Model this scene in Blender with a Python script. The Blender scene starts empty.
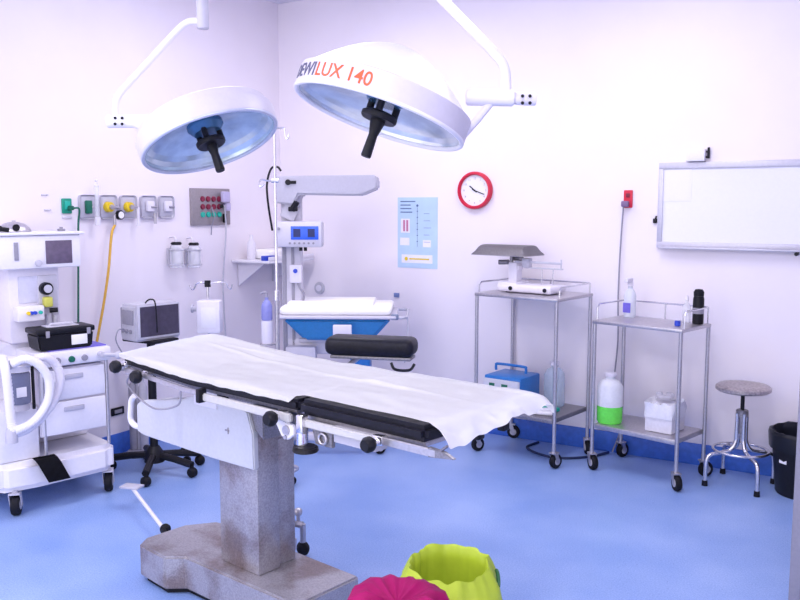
import bpy, bmesh, math, random
from mathutils import Vector, Matrix, Quaternion
random.seed(7)
SC = bpy.context.scene
COL = SC.collection
V = Vector
R = math.radians
PI = math.pi

# ---------------------------------------------------------------- camera
F, H = 850.0, 1.6
PITCH, YAW = math.atan(95 / F), R(31.2)
cam_d = bpy.data.cameras.new('camera'); cam = bpy.data.objects.new('camera', cam_d)
COL.objects.link(cam); SC.camera = cam
cam_d.sensor_width = 36; cam_d.lens = 36 * F / 800; cam_d.clip_start = .05
cam.location = (0, 0, H); cam.rotation_euler = (PI / 2 - PITCH, 0, YAW)
CR = V((math.cos(YAW), math.sin(YAW), 0))                       # right, level
CF = V((-math.sin(YAW), math.cos(YAW), 0))                      # forward, level
CU = V((0, 0, 1))

def ray(px, py):
    x, y = (px - 400) / F, (300 - py) / F
    return CR * x + CF * (math.cos(PITCH) + y * math.sin(PITCH)) + CU * (y * math.cos(PITCH) - math.sin(PITCH))
def dep(px, py, d):                                             # a point at a distance d ahead of the viewpoint
    r = ray(px, py); return V((0, 0, H)) + r * (d / r.dot(CF))
def onX(px, py, X):
    r = ray(px, py); return V((0, 0, H)) + r * (X / r.x)
def onY(px, py, Y):
    r = ray(px, py); return V((0, 0, H)) + r * (Y / r.y)
def onZ(px, py, z):
    r = ray(px, py); return V((0, 0, H)) + r * ((z - H) / r.z)

# ---------------------------------------------------------------- materials
MATS = {}
def mat(name, col, rough=.5, metal=0., var=.04, scale=60., bump=0., alpha=1., trans=0., emit=None, es=0., ior=1.45, var_col=None, coat=0., spec=.5):
    if name in MATS: return MATS[name]
    m = bpy.data.materials.new(name); m.use_nodes = True
    nt = m.node_tree; b = nt.nodes['Principled BSDF']
    b.inputs['Roughness'].default_value = rough; b.inputs['Metallic'].default_value = metal
    b.inputs['Alpha'].default_value = alpha; b.inputs['Transmission Weight'].default_value = trans
    b.inputs['IOR'].default_value = ior; b.inputs['Specular IOR Level'].default_value = spec; b.inputs['Coat Weight'].default_value = coat
    tc = nt.nodes.new('ShaderNodeTexCoord'); nz = nt.nodes.new('ShaderNodeTexNoise')
    nz.inputs['Scale'].default_value = scale; nz.inputs['Detail'].default_value = 4
    nt.links.new(tc.outputs['Object'], nz.inputs['Vector'])
    rp = nt.nodes.new('ShaderNodeValToRGB')
    lo = var_col or [c * (1 - var) for c in col]; hi = col if var_col else [min(1, c * (1 + var)) for c in col]
    rp.color_ramp.elements[0].position = .3; rp.color_ramp.elements[1].position = .7
    rp.color_ramp.elements[0].color = (*lo, 1); rp.color_ramp.elements[1].color = (*hi, 1)
    nt.links.new(nz.outputs['Fac'], rp.inputs['Fac']); nt.links.new(rp.outputs['Color'], b.inputs['Base Color'])
    if bump:
        bp = nt.nodes.new('ShaderNodeBump'); bp.inputs['Strength'].default_value = bump; bp.inputs['Distance'].default_value = .002
        nt.links.new(nz.outputs['Fac'], bp.inputs['Height']); nt.links.new(bp.outputs['Normal'], b.inputs['Normal'])
    if emit:
        b.inputs['Emission Color'].default_value = (*emit, 1); b.inputs['Emission Strength'].default_value = es
    MATS[name] = m; return m

WALL = mat('wall_paint', (.86, .805, .875), .55, var=.015, scale=3)
WALLP = mat('wall_paint_dado', (.74, .72, .86), .5, var=.02, scale=3)
CEIL = mat('ceiling_paint', (.74, .72, .86), .8, var=.02, scale=3)
SKIRT = mat('blue_skirting_vinyl', (.05, .15, .60), .4, var=.12, scale=30)
WHITE = mat('white_enamel', (.80, .78, .86), .35, var=.02)
WHITE2 = mat('white_plastic', (.76, .73, .83), .45, var=.02)
LGREY = mat('light_grey_plastic', (.52, .51, .60), .45, var=.03)
MGREY = mat('mid_grey_plastic', (.30, .29, .36), .5, var=.05)
PURPG = mat('plum_grey_screen', (.13, .10, .16), .28, var=.15, scale=40)
BLACK = mat('black_plastic', (.008, .008, .013), .45, var=.2, spec=.3)
RUBBER = mat('black_rubber', (.008, .008, .013), .6, var=.3, spec=.25)
VINYL = mat('black_vinyl', (.009, .009, .017), .45, var=.3, bump=.05, spec=.25)
STEEL = mat('brushed_steel', (.52, .50, .54), .38, .85, var=.10, scale=90)
CHROME = mat('chrome', (.72, .71, .76), .18, .95, var=.05)
DSTEEL = mat('worn_steel', (.27, .26, .29), .42, .75, var=.22, scale=140)
SHEETM = mat('white_cotton', (.93, .92, .94), .8, var=.01)
GLASSY = mat('clear_plastic', (.85, .87, .95), .12, alpha=.35, var=.02)
TRANSL = mat('translucent_plastic', (.80, .84, .95), .35, alpha=.65, var=.02)
BLUEB = mat('blue_enamel', (.02, .17, .52), .35, var=.08)
TUBB = mat('blue_tinted_acrylic', (.04, .27, .62), .15, alpha=.88, var=.06)
REDP = mat('red_plastic', (.62, .01, .05), .4, var=.06)
MAROON = mat('maroon_plastic', (.22, .015, .05), .45, var=.1)
GREENP = mat('green_plastic', (.01, .30, .20), .4, var=.08)
DGREEN = mat('dark_green_plastic', (.01, .14, .09), .4, var=.1)
TEAL = mat('teal_plastic', (.02, .45, .35), .4, var=.08)
YELLOW = mat('yellow_plastic', (.78, .58, .03), .4, var=.08)
YHOSE = mat('yellow_hose_rubber', (.72, .42, .06), .5, var=.06)
BLUEP = mat('blue_plastic', (.03, .07, .55), .35, var=.08)
VIOLET = mat('violet_mat', (.16, .13, .62), .5, var=.08)
LIME = mat('green_liquid', (.16, .85, .10), .25, var=.06, alpha=.97)
PAPER = mat('white_paper', (.84, .83, .9), .8, var=.01)

def floor_mat():
    m = bpy.data.materials.new('speckled_blue_vinyl'); m.use_nodes = True
    nt = m.node_tree; b = nt.nodes['Principled BSDF']; N = nt.nodes.new; L = nt.links.new
    tc = N('ShaderNodeTexCoord')
    n1 = N('ShaderNodeTexNoise'); n1.inputs['Scale'].default_value = 2.2; n1.inputs['Detail'].default_value = 5
    n2 = N('ShaderNodeTexNoise'); n2.inputs['Scale'].default_value = 150; n2.inputs['Detail'].default_value = 3
    vo = N('ShaderNodeTexVoronoi'); vo.inputs['Scale'].default_value = 26; vo.inputs['Randomness'].default_value = 1
    for n in (n1, n2, vo): L(tc.outputs['Object'], n.inputs['Vector'])
    r1 = N('ShaderNodeValToRGB'); r1.color_ramp.elements[0].position = .35; r1.color_ramp.elements[1].position = .68
    r1.color_ramp.elements[0].color = (.26, .40, .76, 1); r1.color_ramp.elements[1].color = (.36, .50, .84, 1)
    r2 = N('ShaderNodeValToRGB'); r2.color_ramp.elements[0].position = .36; r2.color_ramp.elements[1].position = .66
    r2.color_ramp.elements[0].color = (.62, .66, .80, 1); r2.color_ramp.elements[1].color = (1, 1, 1, 1)
    r3 = N('ShaderNodeValToRGB'); r3.color_ramp.elements[0].position = .05; r3.color_ramp.elements[1].position = .10
    r3.color_ramp.elements[0].color = (.55, .55, .7, 1); r3.color_ramp.elements[1].color = (1, 1, 1, 1)
    L(n1.outputs['Fac'], r1.inputs['Fac']); L(n2.outputs['Fac'], r2.inputs['Fac']); L(vo.outputs['Distance'], r3.inputs['Fac'])
    m1 = N('ShaderNodeMixRGB'); m1.blend_type = 'MULTIPLY'; m1.inputs[0].default_value = .8
    m2 = N('ShaderNodeMixRGB'); m2.blend_type = 'MULTIPLY'; m2.inputs[0].default_value = .7
    L(r1.outputs['Color'], m1.inputs[1]); L(r2.outputs['Color'], m1.inputs[2])
    L(m1.outputs['Color'], m2.inputs[1]); L(r3.outputs['Color'], m2.inputs[2])
    L(m2.outputs['Color'], b.inputs['Base Color'])
    b.inputs['Roughness'].default_value = .34; b.inputs['Specular IOR Level'].default_value = .5
    return m
FLOOR = floor_mat()

def stained_steel():
    m = bpy.data.materials.new('stained_grey_steel'); m.use_nodes = True
    nt = m.node_tree; b = nt.nodes['Principled BSDF']; N = nt.nodes.new; L = nt.links.new
    tc = N('ShaderNodeTexCoord')
    n1 = N('ShaderNodeTexNoise'); n1.inputs['Scale'].default_value = 5; n1.inputs['Detail'].default_value = 6
    n2 = N('ShaderNodeTexNoise'); n2.inputs['Scale'].default_value = 160; n2.inputs['Detail'].default_value = 2
    for n in (n1, n2): L(tc.outputs['Object'], n.inputs['Vector'])
    r1 = N('ShaderNodeValToRGB'); r1.color_ramp.elements[0].position = .36; r1.color_ramp.elements[1].position = .52
    r1.color_ramp.elements[0].color = (.27, .215, .215, 1); r1.color_ramp.elements[1].color = (.46, .44, .48, 1)
    r2 = N('ShaderNodeValToRGB'); r2.color_ramp.elements[0].position = .3; r2.color_ramp.elements[1].position = .7
    r2.color_ramp.elements[0].color = (.62, .62, .66, 1); r2.color_ramp.elements[1].color = (1, 1, 1, 1)
    L(n1.outputs['Fac'], r1.inputs['Fac']); L(n2.outputs['Fac'], r2.inputs['Fac'])
    m1 = N('ShaderNodeMixRGB'); m1.blend_type = 'MULTIPLY'; m1.inputs[0].default_value = .85
    L(r1.outputs['Color'], m1.inputs[1]); L(r2.outputs['Color'], m1.inputs[2]); L(m1.outputs['Color'], b.inputs['Base Color'])
    b.inputs['Metallic'].default_value = .45; b.inputs['Roughness'].default_value = .36
    return m
STAIN = stained_steel()

# ---------------------------------------------------------------- mesh builder
class MB:
    def __init__(s): s.bm = bmesh.new()
    def _merge(s, b):
        me = bpy.data.meshes.new('tmp'); b.to_mesh(me); b.free(); s.bm.from_mesh(me); bpy.data.meshes.remove(me)
    def box(s, c, d, bev=0., rot=None, seg=2, taper=None):
        b = bmesh.new(); bmesh.ops.create_cube(b, size=1)
        for v in b.verts:
            t = 1 if not taper or v.co.z < 0 else taper
            v.co = V((v.co.x * d[0] * t, v.co.y * d[1] * t, v.co.z * d[2]))
        if bev: bmesh.ops.bevel(b, geom=b.edges[:], offset=bev, segments=seg, profile=.5, affect='EDGES')
        M = Matrix.Translation(V(c)) @ (rot.to_4x4() if rot else Matrix())
        bmesh.ops.transform(b, matrix=M, verts=b.verts); s._merge(b); return s
    def bx(s, x0, x1, y0, y1, z0, z1, bev=0., seg=2):
        return s.box(((x0 + x1) / 2, (y0 + y1) / 2, (z0 + z1) / 2), (abs(x1 - x0), abs(y1 - y0), abs(z1 - z0)), bev, seg=seg)
    def cyl(s, a, b_, r, r2=None, n=20, bev=0.):
        a, b_ = V(a), V(b_); d = b_ - a
        b = bmesh.new(); bmesh.ops.create_cone(b, cap_ends=True, segments=n, radius1=r, radius2=r if r2 is None else r2, depth=d.length)
        if bev: bmesh.ops.bevel(b, geom=[e for e in b.edges if len(e.link_faces) == 2 and any(len(f.verts) > 4 for f in e.link_faces)], offset=bev, segments=2, affect='EDGES')
        q = d.to_track_quat('Z', 'Y')
        bmesh.ops.transform(b, matrix=Matrix.Translation((a + b_) / 2) @ q.to_matrix().to_4x4(), verts=b.verts); s._merge(b); return s
    def ball(s, c, r, sc=(1, 1, 1), n=16):
        b = bmesh.new(); bmesh.ops.create_uvsphere(b, u_segments=n, v_segments=n // 2 + 2, radius=r)
        bmesh.ops.transform(b, matrix=Matrix.Translation(V(c)) @ Matrix.Diagonal((*sc, 1)), verts=b.verts); s._merge(b); return s
    def tube(s, pts, r, n=10, smooth=True, closed=False, per=6, rfun=None):
        P = [V(p) for p in pts]
        if smooth and len(P) > 2:
            Q = []
            k = len(P)
            rng = range(k if closed else k - 1)
            for i in rng:
                p0 = P[(i - 1) % k] if closed or i > 0 else P[0] * 2 - P[1]
                p1, p2 = P[i], P[(i + 1) % k]
                p3 = P[(i + 2) % k] if closed or i + 2 < k else P[-1] * 2 - P[-2]
                for j in range(per):
                    t = j / per
                    Q.append(.5 * ((2 * p1) + (p2 - p0) * t + (2 * p0 - 5 * p1 + 4 * p2 - p3) * t * t + (3 * p1 - p0 - 3 * p2 + p3) * t ** 3))
            if not closed: Q.append(P[-1])
            P = Q
        b = s.bm; rings = []; k = len(P); nrm = None
        for i, p in enumerate(P):
            if closed: t = (P[(i + 1) % k] - P[i - 1])
            else: t = P[min(i + 1, k - 1)] - P[max(i - 1, 0)]
            t.normalize()
            if nrm is None:
                nrm = t.orthogonal().normalized()
            else:
                nrm = (nrm - t * nrm.dot(t)); nrm = nrm.normalized() if nrm.length > 1e-6 else t.orthogonal().normalized()
            bi = t.cross(nrm); rr = r * (rfun(i) if rfun else 1)
            rings.append([b.verts.new(p + (nrm * math.cos(2 * PI * j / n) + bi * math.sin(2 * PI * j / n)) * rr) for j in range(n)])
        m = k if closed else k - 1
        for i in range(m):
            A, B = rings[i], rings[(i + 1) % k]
            for j in range(n): b.faces.new((A[j], A[(j + 1) % n], B[(j + 1) % n], B[j]))
        if not closed:
            b.faces.new(rings[0][::-1]); b.faces.new(rings[-1])
        return s
    def lathe(s, prof, c=(0, 0, 0), n=32, M=None, sy=1.):
        b = bmesh.new(); rings = []
        for r, z in prof:
            if r < 1e-5: rings.append([b.verts.new((0, 0, z))])
            else: rings.append([b.verts.new((r * math.cos(2 * PI * j / n), sy * r * math.sin(2 * PI * j / n), z)) for j in range(n)])
        for A, B in zip(rings, rings[1:]):
            for j in range(n):
                k = (j + 1) % n
                if len(A) == 1 and len(B) == 1: continue
                if len(A) == 1: b.faces.new((A[0], B[k], B[j]))
                elif len(B) == 1: b.faces.new((A[j], A[k], B[0]))
                else: b.faces.new((A[j], A[k], B[k], B[j]))
        bmesh.ops.recalc_face_normals(b, faces=b.faces)
        bmesh.ops.transform(b, matrix=Matrix.Translation(V(c)) @ (M or Matrix()), verts=b.verts); s._merge(b); return s
    def prism(s, poly, y0, y1, bev=0.):                          # polygon in x,z extruded along y
        b = bmesh.new()
        A = [b.verts.new((x, y0, z)) for x, z in poly]; B = [b.verts.new((x, y1, z)) for x, z in poly]
        k = len(poly); b.faces.new(A); b.faces.new(B[::-1])
        for i in range(k): b.faces.new((A[i], B[i], B[(i + 1) % k], A[(i + 1) % k]))
        bmesh.ops.recalc_face_normals(b, faces=b.faces)
        if bev: bmesh.ops.bevel(b, geom=b.edges[:], offset=bev, segments=2, affect='EDGES')
        s._merge(b); return s
    def hprism(s, poly, z0, z1, bev=0.):                         # polygon in x,y extruded along z
        b = bmesh.new()
        A = [b.verts.new((x, y, z0)) for x, y in poly]; B = [b.verts.new((x, y, z1)) for x, y in poly]
        k = len(poly); b.faces.new(A); b.faces.new(B[::-1])
        for i in range(k): b.faces.new((A[i], B[i], B[(i + 1) % k], A[(i + 1) % k]))
        bmesh.ops.recalc_face_normals(b, faces=b.faces)
        if bev: bmesh.ops.bevel(b, geom=b.edges[:], offset=bev, segments=2, affect='EDGES')
        s._merge(b); return s
    def torus(s, c, R_, r, n=40, m=10, M=None):
        M3 = M.to_3x3() if M else Matrix.Identity(3)
        return s.tube([V(c) + M3 @ V((R_ * math.cos(2 * PI * i / n), R_ * math.sin(2 * PI * i / n), 0)) for i in range(n)], r, m, smooth=False, closed=True)
    def xf(s, M): bmesh.ops.transform(s.bm, matrix=M, verts=s.bm.verts); return s
    def build(s, name, m, parent=None, angle=38):
        me = bpy.data.meshes.new(name); s.bm.to_mesh(me); s.bm.free()
        o = bpy.data.objects.new(name, me); COL.objects.link(o)
        for mm in (m if isinstance(m, (list, tuple)) else [m]): me.materials.append(mm)
        for p in me.polygons: p.use_smooth = True
        me.set_sharp_from_angle(angle=R(angle))
        if parent: o.parent = parent
        return o

def tag(o, label, cat, group=None):
    o['label'] = label; o['category'] = cat
    if group: o['group'] = group
    return o
def thing(name, label, cat, loc=(0, 0, 0), rz=0, group=None, M=None):
    o = bpy.data.objects.new(name, None); COL.objects.link(o); o.empty_display_size = .1
    if M: o.matrix_world = M
    else: o.location = loc; o.rotation_euler = (0, 0, R(rz))
    return tag(o, label, cat, group)
def struct(o): o['kind'] = 'structure'; return o
def lab(o, l): o['label'] = l; return o
def text_mb(txt, size, ext=.0005, align='LEFT', bold=0.):
    cu = bpy.data.curves.new('t', 'FONT'); cu.body = txt; cu.size = size; cu.extrude = ext; cu.align_x = align; cu.offset = bold
    o = bpy.data.objects.new('t', cu); COL.objects.link(o)
    dg = bpy.context.evaluated_depsgraph_get(); dg.update()
    me = bpy.data.meshes.new_from_object(o.evaluated_get(dg)); mb = MB(); mb.bm.from_mesh(me)
    bpy.data.objects.remove(o); bpy.data.curves.remove(cu); bpy.data.meshes.remove(me)
    return mb

# ---------------------------------------------------------------- room
XL, YB, ZC = -4.34, 5.336, 3.15
XR, YF = 1.2, -1.2
struct(MB().bx(XL, XR, YF, YB, -.1, 0).build('floor', FLOOR))
struct(MB().bx(XL - .1, XL, YF, YB + .1, 0, ZC).build('wall_left', WALL))
struct(MB().bx(XL, XR, YB, YB + .1, 0, ZC).build('wall_back', WALL))
struct(MB().bx(XR, XR + .1, YF, YB + .1, 0, ZC).build('wall_right', WALL))
struct(MB().bx(XL - .1, XR + .1, YF, YB + .1, ZC, ZC + .1).build('ceiling', CEIL))
struct(MB().bx(XL, XL + .012, YF, YB, 0, .135, .003).build('baseboard_left', SKIRT))
struct(MB().bx(XL, XR, YB - .012, YB, 0, .135, .003).build('baseboard_back', SKIRT))
d = MB().bx(-.02, .02, -.95, 0, .012, 2.05, .004).build('door', MGREY); d.name = 'door_1'
d.location = (-.362, 4.45, 0); d.rotation_euler = (0, 0, R(2.2)); struct(d)
MB().cyl((.02, -.86, 1.0), (.06, -.86, 1.0), .012).cyl((.06, -.87, 1.0), (.06, -.74, 1.0), .009).build('door_handle', CHROME, d)

def fill_light(x, y):  # added fill light under the ceiling, out of view, to brighten the room
    t = thing('added_fill_light', 'added unseen fill light over the room, near one end of the ceiling at %.1f m' % y, 'added light', (x, y, ZC - .06))
    MB().bx(-.16, .16, -.62, .62, 0, .06, .005).build('housing', WHITE, t)
    MB().bx(-.14, .14, -.60, .60, -.012, -.001, .004).build('diffuser', mat('fill_light_diffuser', (.9, .9, .95), .4, emit=(1, .97, 1), es=3.0), t)
    l = bpy.data.lights.new('fill_area_light', 'AREA'); l.shape = 'RECTANGLE'; l.size = .3; l.size_y = 1.2; l.energy = LE if y < 2 else 9; l.color = (1, .955, 1)
    lo = bpy.data.objects.new('fill_area_light', l); COL.objects.link(lo); lo.location = (x, y, ZC - .085)
    return t
LE = 19
for x, y, w in ((-3.05, 3.85, 'between the lamp posts and the far corner'), (-1.3, 3.85, 'nearest the steel trolleys'), (-2.9, .6, 'over the open end, by the wall with gas outlets'), (-.6, .6, 'over the open end, away from the gas outlets')):
    fill_light(x, y)['label'] = 'added unseen fill light under the ceiling, ' + w
W = bpy.data.worlds.new('world'); SC.world = W; W.use_nodes = True
bg = W.node_tree.nodes['Background']; bg.inputs['Color'].default_value = (1, .965, 1, 1); bg.inputs['Strength'].default_value = 1.15

# ---------------------------------------------------------------- things on the left wall
def leftwall(px, py): p = onX(px, py, XL); return p.y, p.z
MLW = lambda y, z: Matrix.Translation((XL, y, z)) @ Matrix.Rotation(PI / 2, 4, 'Z') # local x along +Y, local -y into the room (+X)
MLW_ = MLW(0, 0)
def lw_thing(name, label, cat, px, py, group=None):
    y, z = leftwall(px, py)
    return thing(name, label, cat, M=MLW(y, z), group=group), y, z

# green socket, its plug and cord
t, y0, z0 = lw_thing('wall_socket', 'green wall socket left of the row of gas outlets', 'socket', 66, 206)
MB().bx(-.034, .034, -.012, 0, -.045, .045, .005).build('faceplate', GREENP, t)
MB().bx(-.02, .02, -.016, -.0125, -.02, .03, .003).build('socket_insert', TEAL, t)
MB().bx(-.034, .034, -.008, 0, -.075, -.055, .003).build('label_strip', WHITE2, t)
pl = MB().cyl((.012, -.0165, -.012), (.012, -.045, -.012), .016, .013).build('power_plug', DGREEN)
pl.matrix_world = MLW(y0, z0); tag(pl, 'dark green plug pushed into the green wall socket', 'plug')
g = MB(); P = [(XL + .047, y0 + .012, z0 - .012), (XL + .055, y0 + .05, z0 - .02)] + [(XL + .03, onX(75, yy, XL).y + .0, onX(75, yy, XL).z) for yy in (225, 270, 315, 345)] + [(XL + .03, onX(78, 372, XL).y, .62)]
g.tube(P, .006, 8); tag(g.build('hanging_power_cable', DGREEN), 'dark green power cord hanging from the green wall socket', 'cord')

plates = [(87, GREENP, 'green'), (107, YELLOW, 'yellow'), (127, YELLOW, 'yellow'), (147, WHITE2, 'white'), (165, WHITE2, 'white')]
plabels = ['grey gas outlet plate with a green coupler and tall clear flow tube',
           'grey gas outlet plate with yellow coupler where the yellow hose hangs',
           'grey gas outlet plate with yellow coupler and nothing but a short fitting below',
           'grey gas outlet plate with white coupler, beside the yellow coupler plates',
           'grey gas outlet plate with white coupler, rightmost of the five and next to the panel']
for i, ((px, m, cn), lb) in enumerate(zip(plates, plabels)):
    t, y0, z0 = lw_thing('gas_outlet', lb, 'gas outlet', px, 207, 'gas outlets in a row on the wall')
    MB().bx(-.066, .066, -.014, 0, -.074, .074, .022, 3).build('faceplate', LGREY, t)
    if i == 0:
        MB().bx(-.03, .01, -.04, -.0145, -.04, .04, .006).build('coupler', DGREEN, t)
        MB().cyl((.035, -.05, -.06), (.035, -.05, .13), .014).build('flow_tube', GLASSY, t)
        MB().cyl((.035, -.05, .13), (.035, -.05, .145), .009).ball((.035, -.05, .16), .009).build('flow_tube_cap', WHITE2, t)
        MB().cyl((.035, -.05, -.11), (.035, -.05, -.061), .018).build('flow_valve', WHITE2, t); MB().cyl((.0105, -.03, .0), (.02, -.04, .0), .008).build('valve_stem', STEEL, t)
    elif i in (1, 2):
        MB().cyl((-.01, -.0145, .0), (-.01, -.05, .0), .034, .030, bev=.003).build('coupler', YELLOW, t)
        MB().cyl((-.01, -.051, .0), (-.01, -.062, .0), .016).cyl((-.01, -.056, 0), (.05, -.056, -.005), .007).build('coupler_nozzle', STEEL, t)
        if i == 1:
            gt = MB().cyl((.045, -.05, -.05), (.045, -.075, -.05), .030, bev=.003).build('pressure_gauge', BLACK, t)
            MB().cyl((.045, -.0755, -.05), (.045, -.077, -.05), .022).build('gauge_face', PAPER, gt)
            MB().cyl((.01, -.055, -.05), (.01, -.055, -.11), .009).cyl((.01, -.055, -.05), (.045, -.06, -.05), .007).build('hose_fitting', STEEL, t)
        else:
            MB().cyl((.04, -.055, -.11), (.04, -.055, .0), .010).cyl((.04, -.055, -.12), (.04, -.055, -.111), .014).build('hose_fitting', WHITE2, t)
    else:
        MB().bx(-.03, .035, -.04, -.0145, -.03, .04, .008).build('coupler', WHITE2, t)
        b = MB().cyl((.0, -.041, .0), (.04, -.046, .0), .007)
        if i == 3: b.cyl((.03, -.04, -.11), (.03, -.04, -.04), .010)
        b.build('coupler_lever', STEEL if i == 3 else MGREY, t)
y1, z1 = leftwall(107, 207)
pts = [(XL + .055, y1 + .01, z1 - .11)] + [onX(x, yy, XL + .06) for (x, yy) in ((111.5, 235), (108.5, 270), (103.5, 305), (97.5, 338), (93, 365))]
pts += [onX(89, 400, XL + .06)]
tag(MB().tube(pts, .008, 10).build('hanging_gas_hose', YHOSE), 'yellow rubber gas hose hanging down the white wall', 'hose')
# small wall marks left of the socket
for (x, yy, lb) in ((44, 195, 'small pale hook high on the wall left of green socket'), (47, 210, 'small pale hook low on the wall left of green socket')):
    y0, z0 = leftwall(x, yy)
    o = MB().bx(-.02, .02, -.006, 0, -.004, .004, .002).cyl((.01, -.006, 0), (.01, -.02, .0), .004).build('wall_hook', LGREY); o.matrix_world = MLW(y0, z0)
    tag(o, lb, 'hook')

# electrical isolation panel
ya, za = leftwall(189, 188); yb, zb = leftwall(228.5, 224.5)
pw, ph = yb - ya, za - zb; yc, zc = (ya + yb) / 2, (za + zb) / 2
t = thing('electrical_panel', 'square grey wall panel with rows of red and green sockets', 'panel', M=MLW(yc, zc))
MB().bx(-pw / 2, pw / 2, -.02, 0, -ph / 2, ph / 2, .004).build('plate', mat('panel_metal', (.33, .30, .32), .45, .5, var=.05), t)
for r_, (zz, m) in enumerate(((.055, MAROON), (.0, MAROON), (-.055, TEAL))):
    for k in range(4):
        MB().cyl((-.09 + k * .055, -.0205, zz), (-.09 + k * .055, -.032, zz), .021, .018, bev=.002).build('socket', m, t)
zt = zc; MWP = MLW(yc, zc)
o = MB().bx(.075, .15, -.07, -.034, .03, .11, .012).bx(.12, .17, -.055, -.022, -.03, .03, .01).build('power_plug', mat('lavender_plastic', (.50, .46, .68), .4)); o.matrix_world = MWP
tag(o, 'pale lavender plug and adapter at the top corner of the electrical panel', 'plug')
o = MB().cyl((.055, -.05, .0), (.07, -.072, .008), .012).build('power_plug', BLACK); o.matrix_world = MWP; tag(o, 'black plug in the red middle row of electrical panel', 'plug')
o = MB().bx(.11, .135, -.045, -.021, -.115, -.05, .006).build('power_plug', BLACK); o.matrix_world = MWP; tag(o, 'black plug at the bottom right of electrical panel', 'plug')
pc = MLW(yc, zc)
o = MB().tube([pc @ V((.073, -.076, .008)), pc @ V((.10, -.06, -.06)), pc @ V((.11, -.05, -.2)), onX(223, 285, XL + .05), onX(225.5, 335, XL + .05), onX(226.5, 370, XL + .05)], .006, 8).build('hanging_power_cable', LGREY)
tag(o, 'thin grey cord hanging straight down from the electrical panel', 'cord')
o = MB().tube([pc @ V((-.01, -.033, 0)), pc @ V((-.005, -.05, -.07)), pc @ V((-.01, -.03, -.13)), pc @ V((.0, -.012, -.2))], .004, 8).build('hanging_power_cable', MGREY); tag(o, 'short dark cord dangling across the green sockets of the panel', 'cord')

# suction jars
for px, lb in ((169.5, 'clear wall suction jar with dark lid, beneath the white gas outlets'), (187, 'clear wall suction jar with dark lid, nearer the electrical panel')):
    t, y0, z0 = lw_thing('suction_jar', lb, 'jar', px, 267, 'suction jars on the wall')
    MB().lathe([(.0, 0), (.042, 0), (.047, .01), (.047, .125), (.04, .145), (.032, .152), (.03, .152)], (0, -.07, 0)).build('jar_body', GLASSY, t)
    MB().cyl((0, -.07, .153), (0, -.07, .172), .038, .034, bev=.004).build('lid', BLACK, t)
    MB().cyl((0, -.07, .1725), (0, -.07, .19), .010).tube([(0, -.07, .185), (0, -.05, .205), (0, -.005, .20)], .005, 8).build('nozzle', WHITE2, t)
    MB().torus((0, -.07, .02), .050, .0035).torus((0, -.07, .12), .050, .0035).cyl((.050, -.07, .02), (.050, -.07, .12), .003).cyl((-.050, -.07, .02), (-.050, -.07, .12), .003).bx(-.025, .025, -.018, 0, .02, .13, .003).build('wire_bracket', LGREY, t)

# corner shelf with its things
SY0, SY1 = 4.74, 5.30
t = thing('wall_shelf', 'white wall shelf in the corner beside the electrical panel', 'shelf', M=MLW((SY0 + SY1) / 2, onX(240, 259, XL).z))
sz = onX(240, 259, XL).z
MB().bx(-.27, .27, -.36, 0, -.02, 0, .006).bx(-.27, .27, -.36, -.35, 0, .03, .004).build('board', WHITE, t)
for s in (-.2, .2): MB().prism([(0, -.021), (.26, -.021), (0, -.2)], -.006, .006).xf(Matrix.Translation((s, -.005, 0)) @ Matrix.Rotation(-PI / 2, 4, 'Z')).build('bracket', WHITE2, t)
MB().cyl((.05, -.362, -.03), (.05, -.375, -.03), .012).build('latch_knob', MGREY, t)
def shelf_thing(name, label, cat, sx, sy, mb, m):
    o = mb.build(name, m); o.matrix_world = MLW((SY0 + SY1) / 2 + sx, sz) @ Matrix.Translation((0, -sy, .0005)); return tag(o, label, cat)
shelf_thing('folded_cloth_pack', 'white folded cloth pack on the corner shelf', 'cloth', .02, .15, MB().box((0, 0, .035), (.30, .2, .07), .02, seg=3), SHEETM)
shelf_thing('blue_box', 'small blue box at the near end of the corner shelf', 'box', -.19, .30, MB().bx(-.07, .05, -.025, .025, 0, .035, .004), BLUEP)
shelf_thing('white_bottle', 'white plastic bottle standing at the near end of the corner shelf', 'bottle', -.16, .1, MB().lathe([(0, 0), (.032, 0), (.034, .01), (.034, .12), (.014, .15), (.014, .18), (0, .18)]), WHITE2)

# dark wall socket low behind the rolling stand
t, y0, z0 = lw_thing('wall_socket', 'dark low wall socket behind the black rolling stand', 'socket', 117, 411)
MB().bx(-.05, .05, -.012, 0, -.025, .025, .004).build('faceplate', BLACK, t); MB().bx(-.03, .03, -.015, -.0125, -.012, .012, .002).build('socket_insert', MGREY, t)

# ---------------------------------------------------------------- things on the back wall
def backwall(px, py): p = onY(px, py, YB); return p.x, p.z
def bw(x, z): return Matrix.Translation((x, YB, z))
# clock
x0, z0 = backwall(476, 190.5)
t = thing('wall_clock', 'round white wall clock with a red rim', 'clock', M=bw(x0, z0) @ Matrix.Rotation(PI / 2, 4, 'X'))
RC = .128
MB().lathe([(RC - .02, .0), (RC, .0), (RC + .001, .03), (RC - .004, .04), (RC - .016, .042), (RC - .022, .034), (RC - .022, .02)], n=48).build('rim', REDP, t)
MB().cyl((0, 0, 0), (0, 0, .02), RC - .018, n=48).build('dial', PAPER, t)
nm = MB()
for k in range(12):
    a = PI / 2 - k * PI / 6
    n_ = text_mb(str(12 if k == 0 else k), .02, .0002, 'CENTER').xf(Matrix.Translation((.083 * math.cos(a), .083 * math.sin(a) - .007, .0205)))
    nm._merge(n_.bm)
nm.build('numerals', MGREY, t)
def hand(ang, L, w): return MB().bx(-w, w, -.02, L, 0, .0012).xf(Matrix.Translation((0, 0, .022)) @ Matrix.Rotation(-ang, 4, 'Z'))
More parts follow.
